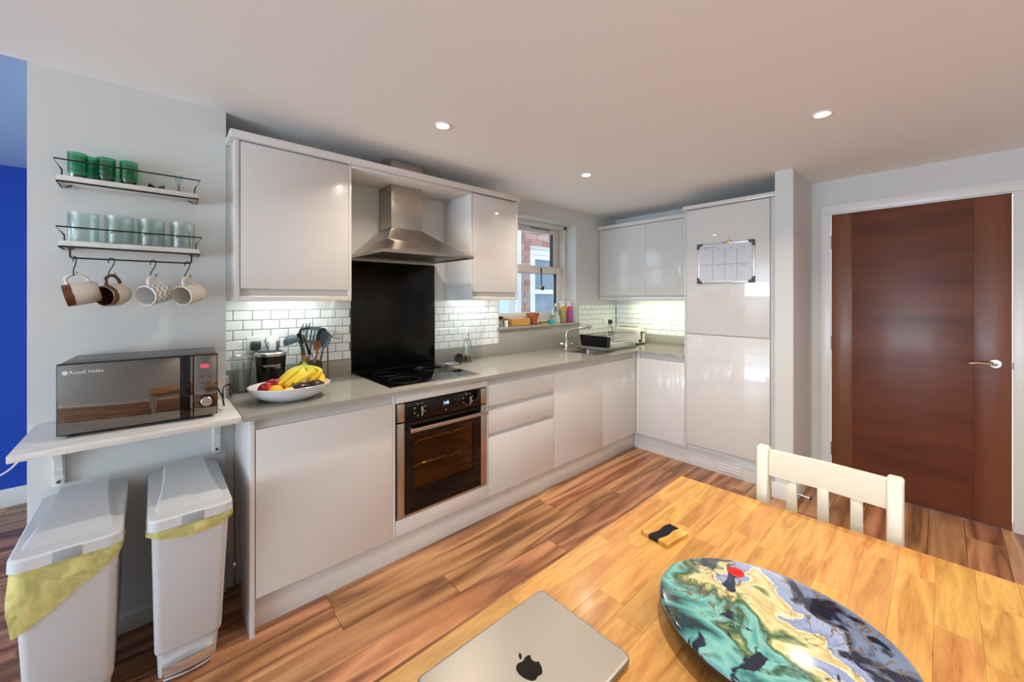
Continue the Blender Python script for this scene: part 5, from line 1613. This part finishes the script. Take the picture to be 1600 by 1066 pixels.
# ------------------------------------------------------------------ planner board on the fridge door
t = thing('planner_board', 'framed weekly planner whiteboard hung on the tall cabinet door', 'whiteboard', (XF, 1.134, 1.50))
Yl, Yr, Zb, Zt = 1.337, 0.930, 1.500, 1.812
bx = XF - 0.0005
part_box(t, 'board', mat('planner_paper', (206, 208, 214), 0.5), bx - 0.010, bx - 0.001, Yr + 0.012, Yl - 0.012, Zb + 0.012, Zt - 0.012, 0)
M_alum = mat('planner_aluminium', (214, 214, 216), 0.3, metal=0.6)
b = bmn()
for q in ((Yr, Yl, Zt - 0.014, Zt), (Yr, Yl, Zb, Zb + 0.014), (Yr, Yr + 0.014, Zb + 0.014, Zt - 0.014), (Yl - 0.014, Yl, Zb + 0.014, Zt - 0.014)):
    box(b, bx - 0.013, bx, q[0], q[1], q[2], q[3], 0.002)
obj('frame', b, M_alum, t)
for yy, zz, sy_, sz_ in ((Yl, Zt, -1, -1), (Yr, Zt, 1, -1), (Yl, Zb, -1, 1), (Yr, Zb, 1, 1)):
    b = bmn()
    prism(b, [(bx - 0.001, yy - sy_ * 0.002, zz - sz_ * 0.002), (bx - 0.001, yy + sy_ * 0.044, zz - sz_ * 0.002), (bx - 0.001, yy + sy_ * 0.036, zz + sz_ * 0.016), (bx - 0.001, yy + sy_ * 0.018, zz + sz_ * 0.020), (bx - 0.001, yy + sy_ * 0.016, zz + sz_ * 0.038), (bx - 0.001, yy - sy_ * 0.002, zz + sz_ * 0.046)], (-0.0145, 0, 0))
    obj('corner', b, M_greyp, t)
M_ink = mat('grey_ink', (120, 122, 128), 0.6)
M_ink2 = mat('dark_ink', (70, 72, 78), 0.6)
yA = [Yl - 0.028 - k * (Yl - Yr - 0.056) / 4 for k in range(5)]
zmid = (Zb + Zt) / 2 - 0.012
for k in range(1, 4):
    part_box(t, 'rule_line', M_ink, bx - 0.0106, bx - 0.0099, yA[k] - 0.0012, yA[k] + 0.0012, Zb + 0.03, Zt - 0.05, 0)
part_box(t, 'rule_line', M_ink, bx - 0.0106, bx - 0.0099, yA[4], yA[0], zmid - 0.0012, zmid + 0.0012, 0)
DR, UP = (0, -1, 0), (0, 0, 1)
text('planner_title', 'WEEKLY PLANNER', 0.0125, (bx - 0.0102, Yl - 0.040, Zt - 0.036), DR, UP, M_ink2, t)
for k, w in enumerate(('MON', 'TUE', 'WED', 'THU', 'FRI', 'SAT', 'SUN', 'NOTES')):
    r, cidx = divmod(k, 4)
    ym = (yA[cidx] + yA[cidx + 1]) / 2
    text('day_name', w, 0.0105, (bx - 0.0102, ym, (Zt - 0.052 if r == 0 else zmid - 0.016)), DR, UP, M_ink2, t, align='CENTER')
for yy in (Yl - 0.05, 1.085):
    b = bmn(); cyl(b, (bx - 0.0135, yy, Zb + 0.010), (bx - 0.021, yy, Zb + 0.010), 0.011, n=18, bev=0.002); obj('magnet', b, M_white, t)
t = thing('adhesive_hook', 'clear adhesive hook with a brass clip holding the planner board', 'hook', (XF, 1.115, 1.80))
b = bmn(); prism(b, [(XF - 0.0005, 1.145, 1.822), (XF - 0.0005, 1.092, 1.822), (XF - 0.0005, 1.112, 1.876), (XF - 0.0005, 1.124, 1.876)], (-0.004, 0, 0)); obj('pad', b, mat('frosted_hook', (214, 209, 198), 0.35), t)
b = bmn(); box(b, XF - 0.024, XF - 0.0145, 1.080, 1.150, 1.803, 1.814, 0.003); box(b, XF - 0.030, XF - 0.006, 1.094, 1.106, 1.806, 1.826, 0.003); obj('brass_clip', b, mat('pale_brass', (206, 180, 140), 0.25, metal=0.9), t)

# door stop on the partition skirting
t = thing('door_stop', 'short steel rod door stop projecting from the partition skirting', 'door stop', (3.23, 0.6675, 0.055))
b = bmn(); cyl(b, (3.235, 0.6675, 0.055), (3.235, 0.60, 0.050), 0.006, n=12); obj('rod', b, M_chrome, t)
b = bmn(); cyl(b, (3.235, 0.60, 0.050), (3.235, 0.588, 0.049), 0.009, n=14, bev=0.002); obj('rubber_tip', b, M_blackp, t)
b = bmn(); cyl(b, (3.235, 0.668, 0.055), (3.235, 0.664, 0.055), 0.014, n=16); obj('rose', b, M_chrome, t)

# ------------------------------------------------------------------ dining table
ZT = 0.730
TX0, TYT, TYB = 0.06, 0.646, -0.304
def tx1(y): return 1.431 + (0.646 - y) * (0.027 / 0.769)
dt = thing('dining_table', 'oak block dining table with painted white legs and apron', 'table', (0.75, 0.17, 0))
b = bmn(); prism(b, [(TX0 + 0.004, TYB + 0.004, ZT - 0.030), (tx1(TYB) - 0.004, TYB + 0.004, ZT - 0.030), (tx1(TYT) - 0.004, TYT - 0.004, ZT - 0.030), (TX0 + 0.004, TYT - 0.004, ZT - 0.030)], (0, 0, 0.004))
top = obj('tabletop', b, M_oakt, dt)
SWID = (TYT - TYB) / 15
random.seed(11)
for r in range(15):
    y1 = TYT - r * SWID; y0 = y1 - SWID
    x = TX0
    first = True
    while x < 1.46:
        ln = random.uniform(0.20, 0.42)
        if first: ln *= random.uniform(0.35, 1.0); first = False
        xe = x + ln
        if xe > 1.36: xe = None
        g = 0.0001; c = 0.00035
        ra, rb = (xe, xe) if xe else (tx1(y0), tx1(y1))
        cx_, cy_ = (x + (xe or 1.44)) / 2, (y0 + y1) / 2
        b = bmn()
        def ring(i, z): return [b.verts.new(p) for p in ((x + g + i - cx_, y0 + g + i - cy_, z), (ra - g - i - cx_, y0 + g + i - cy_, z), (rb - g - i - cx_, y1 - g - i - cy_, z), (x + g + i - cx_, y1 - g - i - cy_, z))]
        r0, r1, r2 = ring(0, -0.0255), ring(0, -c), ring(c, random.uniform(-0.0001, 0.0001))
        for A_, B_ in ((r0, r1), (r1, r2)):
            for i in range(4): b.faces.new((A_[i], A_[(i + 1) % 4], B_[(i + 1) % 4], B_[i]))
        b.faces.new(r2)
        me = bpy.data.meshes.new('stave'); bmesh.ops.recalc_face_normals(b, faces=b.faces[:]); b.to_mesh(me); b.free(); me.materials.append(M_oakt)
        o = bpy.data.objects.new('stave', me); COL.objects.link(o); o.parent = top
        o.location = MW[dt].inverted() @ Vector((cx_, cy_, ZT))
        if not xe: break
        x = xe
for lx in (TX0 + 0.06, 1.372):
    for ly in (TYB + 0.06, TYT - 0.06):
        b = bmn(); loft(b, [rrect(lx - 0.022, lx + 0.022, ly - 0.022, ly + 0.022, 0.0005, 0.004), rrect(lx - 0.034, lx + 0.034, ly - 0.034, ly + 0.034, ZT - 0.13, 0.004), rrect(lx - 0.034, lx + 0.034, ly - 0.034, ly + 0.034, ZT - 0.0305, 0.004)]); obj('leg', b, M_whiteg, dt)
b = bmn(); box(b, TX0 + 0.095, 1.337, TYT - 0.075, TYT - 0.053, ZT - 0.12, ZT - 0.031, 0.001); box(b, TX0 + 0.095, 1.337, TYB + 0.053, TYB + 0.075, ZT - 0.12, ZT - 0.031, 0.001)
box(b, TX0 + 0.05, TX0 + 0.07, TYB + 0.095, TYT - 0.095, ZT - 0.12, ZT - 0.031, 0.001); box(b, 1.362, 1.382, TYB + 0.095, TYT - 0.095, ZT - 0.12, ZT - 0.031, 0.001)
obj('apron', b, M_whiteg, dt)

# chair
ch = thing('dining_chair', 'white painted wooden chair with three back slats at the table end', 'chair', (1.33, 0.248, 0))
def postbox(yc, nm):
    b = bmn(); loft(b, [rrect(1.490, 1.525, yc - 0.0175, yc + 0.0175, 0.0005, 0.004), rrect(1.488, 1.523, yc - 0.0175, yc + 0.0175, 0.45, 0.004), rrect(1.501, 1.535, yc - 0.0175, yc + 0.0175, 0.880, 0.005), rrect(1.505, 1.531, yc - 0.0135, yc + 0.0135, 0.886, 0.004)]); obj(nm, b, M_whiteg, ch)
postbox(0.4065, 'back_post'); postbox(0.0890, 'back_post')
b = bmn(); loft(b, [[(1.504, 0.107, 0.796), (1.522, 0.107, 0.796), (1.524, 0.107, 0.878), (1.507, 0.107, 0.878)], [(1.512, 0.248, 0.796), (1.530, 0.248, 0.796), (1.533, 0.248, 0.878), (1.515, 0.248, 0.878)], [(1.504, 0.3885, 0.796), (1.522, 0.3885, 0.796), (1.524, 0.3885, 0.878), (1.507, 0.3885, 0.878)]]); obj('top_rail', b, M_whiteg, ch)
for yc in (0.328, 0.248, 0.170):
    part_box(ch, 'slat', M_whiteg, 1.510, 1.521, yc - 0.014, yc + 0.014, 0.485, 0.797, 0.002)
part_box(ch, 'lower_rail', M_whiteg, 1.502, 1.522, 0.107, 0.3885, 0.465, 0.492, 0.002)
part_box(ch, 'seat', M_whiteg, 1.135, 1.489, 0.068, 0.428, 0.425, 0.447, 0.006)
for yc in (0.40, 0.095):
    b = bmn(); loft(b, [rrect(1.155, 1.185, yc - 0.015, yc + 0.015, 0.0005, 0.003), rrect(1.152, 1.188, yc - 0.018, yc + 0.018, 0.4245, 0.003)]); obj('front_leg', b, M_whiteg, ch)
b = bmn(); box(b, 1.189, 1.487, 0.385, 0.405, 0.375, 0.424, 0.001); box(b, 1.189, 1.487, 0.09, 0.11, 0.375, 0.424, 0.001); box(b, 1.16, 1.18, 0.114, 0.381, 0.375, 0.424, 0.001); obj('seat_frame', b, M_whiteg, ch)
for yc in (0.40, 0.095):
    b = bmn(); cyl(b, (1.187, yc, 0.18), (1.489, yc, 0.18), 0.009, n=10); obj('stretcher', b, M_whiteg, ch)

# laptop
lp = thing('laptop', 'closed space grey laptop lying on the oak table', 'laptop', (0.476, 0.4835, ZT + 0.0005))
LX0, LX1, LY0, LY1 = 0.3235, 0.6295, 0.3725, 0.5945
b = bmn(); loft(b, [rrect(LX0 + 0.02, LX1 - 0.02, LY0 + 0.014, LY1 - 0.014, ZT + 0.0018, 0.012), rrect(LX0 + 0.004, LX1 - 0.004, LY0 + 0.003, LY1 - 0.003, ZT + 0.0045, 0.013), rrect(LX0, LX1, LY0, LY1, ZT + 0.0075, 0.013), rrect(LX0, LX1, LY0, LY1, ZT + 0.0105, 0.013)]); obj('base', b, M_alu, lp, ang=50)
b = bmn(); loft(b, [rrect(LX0 + 0.002, LX1 - 0.002, LY0 + 0.002, LY1 - 0.002, ZT + 0.0106, 0.013), rrect(LX0 + 0.002, LX1 - 0.002, LY0 + 0.002, LY1 - 0.002, ZT + 0.0112, 0.013)]); obj('rubber_seal', b, M_blackp, lp)
b = bmn(); loft(b, [rrect(LX0, LX1, LY0, LY1, ZT + 0.0113, 0.013), rrect(LX0, LX1, LY0, LY1, ZT + 0.0136, 0.013), rrect(LX0 + 0.0015, LX1 - 0.0015, LY0 + 0.0015, LY1 - 0.0015, ZT + 0.0152, 0.0125), rrect(LX0 + 0.004, LX1 - 0.004, LY0 + 0.004, LY1 - 0.004, ZT + 0.0156, 0.011)]); lid = obj('lid', b, M_alu, lp, ang=50)
for fx in (LX0 + 0.04, LX1 - 0.04):
    for fy in (LY0 + 0.03, LY1 - 0.03):
        b = bmn(); cyl(b, (fx, fy, ZT + 0.0004), (fx, fy, ZT + 0.002), 0.006, n=10); obj('foot', b, M_blackp, lp)
# fruit emblem: rounded body with a bite, and a leaf
half = [(0.0, 0.70), (0.10, 0.745), (0.24, 0.79), (0.40, 0.775), (0.53, 0.70), (0.60, 0.62)]
body = [(0.0, 0.69), (0.12, 0.74), (0.26, 0.785), (0.42, 0.765), (0.56, 0.67)]
bite = [(0.47, 0.585), (0.415, 0.47), (0.42, 0.34), (0.49, 0.215), (0.60, 0.13)]
rlow = [(0.565, 0.0), (0.48, -0.18), (0.37, -0.345), (0.26, -0.43), (0.15, -0.425), (0.05, -0.395), (0.0, -0.39)]
llow = [(-0.06, -0.395), (-0.17, -0.43), (-0.28, -0.425), (-0.40, -0.33), (-0.52, -0.14), (-0.595, 0.09), (-0.62, 0.32), (-0.575, 0.55), (-0.46, 0.71), (-0.30, 0.78), (-0.14, 0.75)]
outline = body + bite + rlow + llow
leaf = [(-0.015, 0.83), (0.0, 0.96), (0.08, 1.09), (0.20, 1.165), (0.235, 1.165), (0.225, 1.05), (0.15, 0.92), (0.06, 0.845)]
LC = Vector((0.4785, 0.479, ZT + 0.0157)); sc_ = 0.034
b = bmn()
for poly in (outline, leaf):
    vs = [b.verts.new((LC.x + u * sc_, LC.y + (v - 0.2) * sc_, LC.z)) for u, v in poly]
    f = b.faces.new(vs)
    bmesh.ops.triangulate(b, faces=[f])
r_ = bmesh.ops.extrude_face_region(b, geom=b.faces[:])
bmesh.ops.translate(b, verts=[v for v in r_['geom'] if isinstance(v, bmesh.types.BMVert)], vec=(0, 0, 0.0002))
obj('emblem', b, M_logo, lid, smooth=False)

# coaster
cs2 = thing('coaster', 'square wooden coaster with a black resin stripe on the table', 'coaster', (1.038, 0.517, ZT + 0.0005), math.radians(-8))
M_cwood = wood('coaster_olive_wood', [(0.0, (176, 112, 44)), (0.6, (214, 156, 72)), (1.0, (236, 190, 110))], 6, 40, 6, 0.3, 0.95, 1.05, 0, coat=0.3)
for ya, yb, nm, mm in ((-0.042, -0.015, 'wood_strip', M_cwood), (-0.0149, 0.0139, 'resin_strip', mat('black_resin', (22, 24, 32), 0.12)), (0.014, 0.040, 'wood_strip', M_cwood)):
    b = bmn(); pts = []
    n = 10
    lo_ = [(-0.046 + 0.092 * i / n, ya + (0.0022 * math.sin(i * 0.9 + 1) if ya > -0.04 else 0)) for i in range(n + 1)]
    hi_ = [(-0.046 + 0.092 * i / n, yb + (0.0022 * math.sin(i * 0.9 + 1) if yb < 0.0399 else 0)) for i in range(n + 1)]
    prism(b, [(x, y, 0) for x, y in lo_] + [(x, y, 0) for x, y in reversed(hi_)], (0, 0, 0.010)); obj(nm, b, mm, cs2, local=True)

# lazy susan with poured resin
LS = Vector((0.853, 0.2145, ZT + 0.0005))
M_res = mat('poured_resin', (120, 160, 160), 0.12, coat=1.0, crough=0.03)
tc = N(M_res, 'ShaderNodeTexCoord')
w1 = N(M_res, 'ShaderNodeTexNoise'); w1.inputs['Scale'].default_value = 9; w1.inputs['Detail'].default_value = 7; w1.inputs['Distortion'].default_value = 0.8
L(M_res, tc.outputs['Object'], w1.inputs['Vector'])
sx = N(M_res, 'ShaderNodeSeparateXYZ'); L(M_res, tc.outputs['Object'], sx.inputs[0])
a1 = N(M_res, 'ShaderNodeMath', operation='MULTIPLY_ADD'); a1.inputs[1].default_value = 2.1; a1.inputs[2].default_value = 0.47
L(M_res, sx.outputs[0], a1.inputs[0])
a2 = N(M_res, 'ShaderNodeMath', operation='MULTIPLY_ADD'); a2.inputs[1].default_value = -2.0; L(M_res, sx.outputs[1], a2.inputs[0]); L(M_res, a1.outputs[0], a2.inputs[2])
a3 = N(M_res, 'ShaderNodeMath', operation='MULTIPLY_ADD'); a3.inputs[1].default_value = 1.6; L(M_res, w1.outputs[0], a3.inputs[0])
a3b = N(M_res, 'ShaderNodeMath', operation='SUBTRACT'); a3b.inputs[1].default_value = 0.80; L(M_res, a2.outputs[0], a3b.inputs[0]); L(M_res, a3b.outputs[0], a3.inputs[2])
rp = ramp(M_res, [(0.0, (24, 52, 60)), (0.10, (70, 138, 136)), (0.21, (126, 190, 182)), (0.29, (46, 78, 56)), (0.35, (124, 142, 92)), (0.42, (224, 212, 160)), (0.53, (190, 166, 110)), (0.57, (240, 226, 186)), (0.61, (128, 146, 186)), (0.74, (158, 172, 204)), (0.82, (36, 44, 76)), (0.90, (14, 16, 34)), (1.0, (110, 128, 160))])
L(M_res, a3.outputs[0], rp.inputs[0])
# thin dark gold veins
w2 = N(M_res, 'ShaderNodeTexNoise'); w2.inputs['Scale'].default_value = 22; w2.inputs['Detail'].default_value = 4; w2.inputs['Distortion'].default_value = 1.4
L(M_res, tc.outputs['Object'], w2.inputs['Vector'])
vn = ramp(M_res, [(0.0, (0, 0, 0)), (0.475, (0, 0, 0)), (0.492, (255, 255, 255)), (0.508, (255, 255, 255)), (0.525, (0, 0, 0))])
L(M_res, w2.outputs[0], vn.inputs[0])
w3 = N(M_res, 'ShaderNodeTexNoise'); w3.inputs['Scale'].default_value = 9; L(M_res, tc.outputs['Object'], w3.inputs['Vector'])
vm = N(M_res, 'ShaderNodeMapRange'); vm.inputs['From Min'].default_value = 0.48; vm.inputs['From Max'].default_value = 0.56; L(M_res, w3.outputs[0], vm.inputs['Value'])
vx = N(M_res, 'ShaderNodeMath', operation='MULTIPLY'); L(M_res, vn.outputs[0], vx.inputs[0]); L(M_res, vm.outputs[0], vx.inputs[1])
mxr = N(M_res, 'ShaderNodeMix', data_type='RGBA'); L(M_res, vx.outputs[0], mxr.inputs[0]); L(M_res, rp.outputs[0], mxr.inputs[6]); mxr.inputs[7].default_value = s2l((112, 92, 64))
w4 = N(M_res, 'ShaderNodeTexNoise'); w4.inputs['Scale'].default_value = 11; w4.inputs['Detail'].default_value = 4; w4.inputs['Distortion'].default_value = 1.2
mp4 = N(M_res, 'ShaderNodeMapping'); mp4.inputs['Location'].default_value = (3.3, 1.7, 0.4); L(M_res, tc.outputs['Object'], mp4.inputs['Vector']); L(M_res, mp4.outputs[0], w4.inputs['Vector'])
nv = ramp(M_res, [(0.0, (0, 0, 0)), (0.585, (0, 0, 0)), (0.62, (255, 255, 255)), (1.0, (255, 255, 255))]); L(M_res, w4.outputs[0], nv.inputs[0])
mx4 = N(M_res, 'ShaderNodeMix', data_type='RGBA'); L(M_res, nv.outputs[0], mx4.inputs[0]); L(M_res, mxr.outputs[2], mx4.inputs[6]); mx4.inputs[7].default_value = s2l((18, 30, 50))
L(M_res, mx4.outputs[2], bsdf(M_res).inputs['Base Color'])
ls = thing('lazy_susan', 'round turntable board topped with swirled teal, gold and blue resin', 'turntable', LS)
M_darkw = mat('dark_stained_wood', (52, 34, 22), 0.4)
b = bmn(); lathe(b, [(0, 0), (0.105, 0), (0.11, 0.004), (0.11, 0.018), (0, 0.018)], LS, 48); obj('foot', b, M_darkw, ls)
b = bmn(); lathe(b, [(0, 0.0185), (0.188, 0.0185), (0.2, 0.023), (0.204, 0.031), (0.2035, 0.036), (0, 0.036)], LS, 72, sx=0.825, sy=1.0); obj('board', b, M_darkw, ls)
b = bmn(); lathe(b, [(0, 0.0362), (0.2035, 0.0362), (0.204, 0.040), (0.202, 0.0445), (0.197, 0.046), (0, 0.046)], LS, 72, sx=0.825, sy=1.0); rt = obj('resin_top', b, M_res, ls, ang=60)
q = onZ(1150, 894, ZT + 0.047)
b = bmn(); lathe(b, [(0, 0), (0.016, 0), (0.0155, 0.0014), (0.01, 0.0022), (0, 0.0024)], (q.x, q.y, ZT + 0.0466), 24); obj('red_spot', b, mat('red_resin', (206, 20, 24), 0.15, coat=0.6), rt)
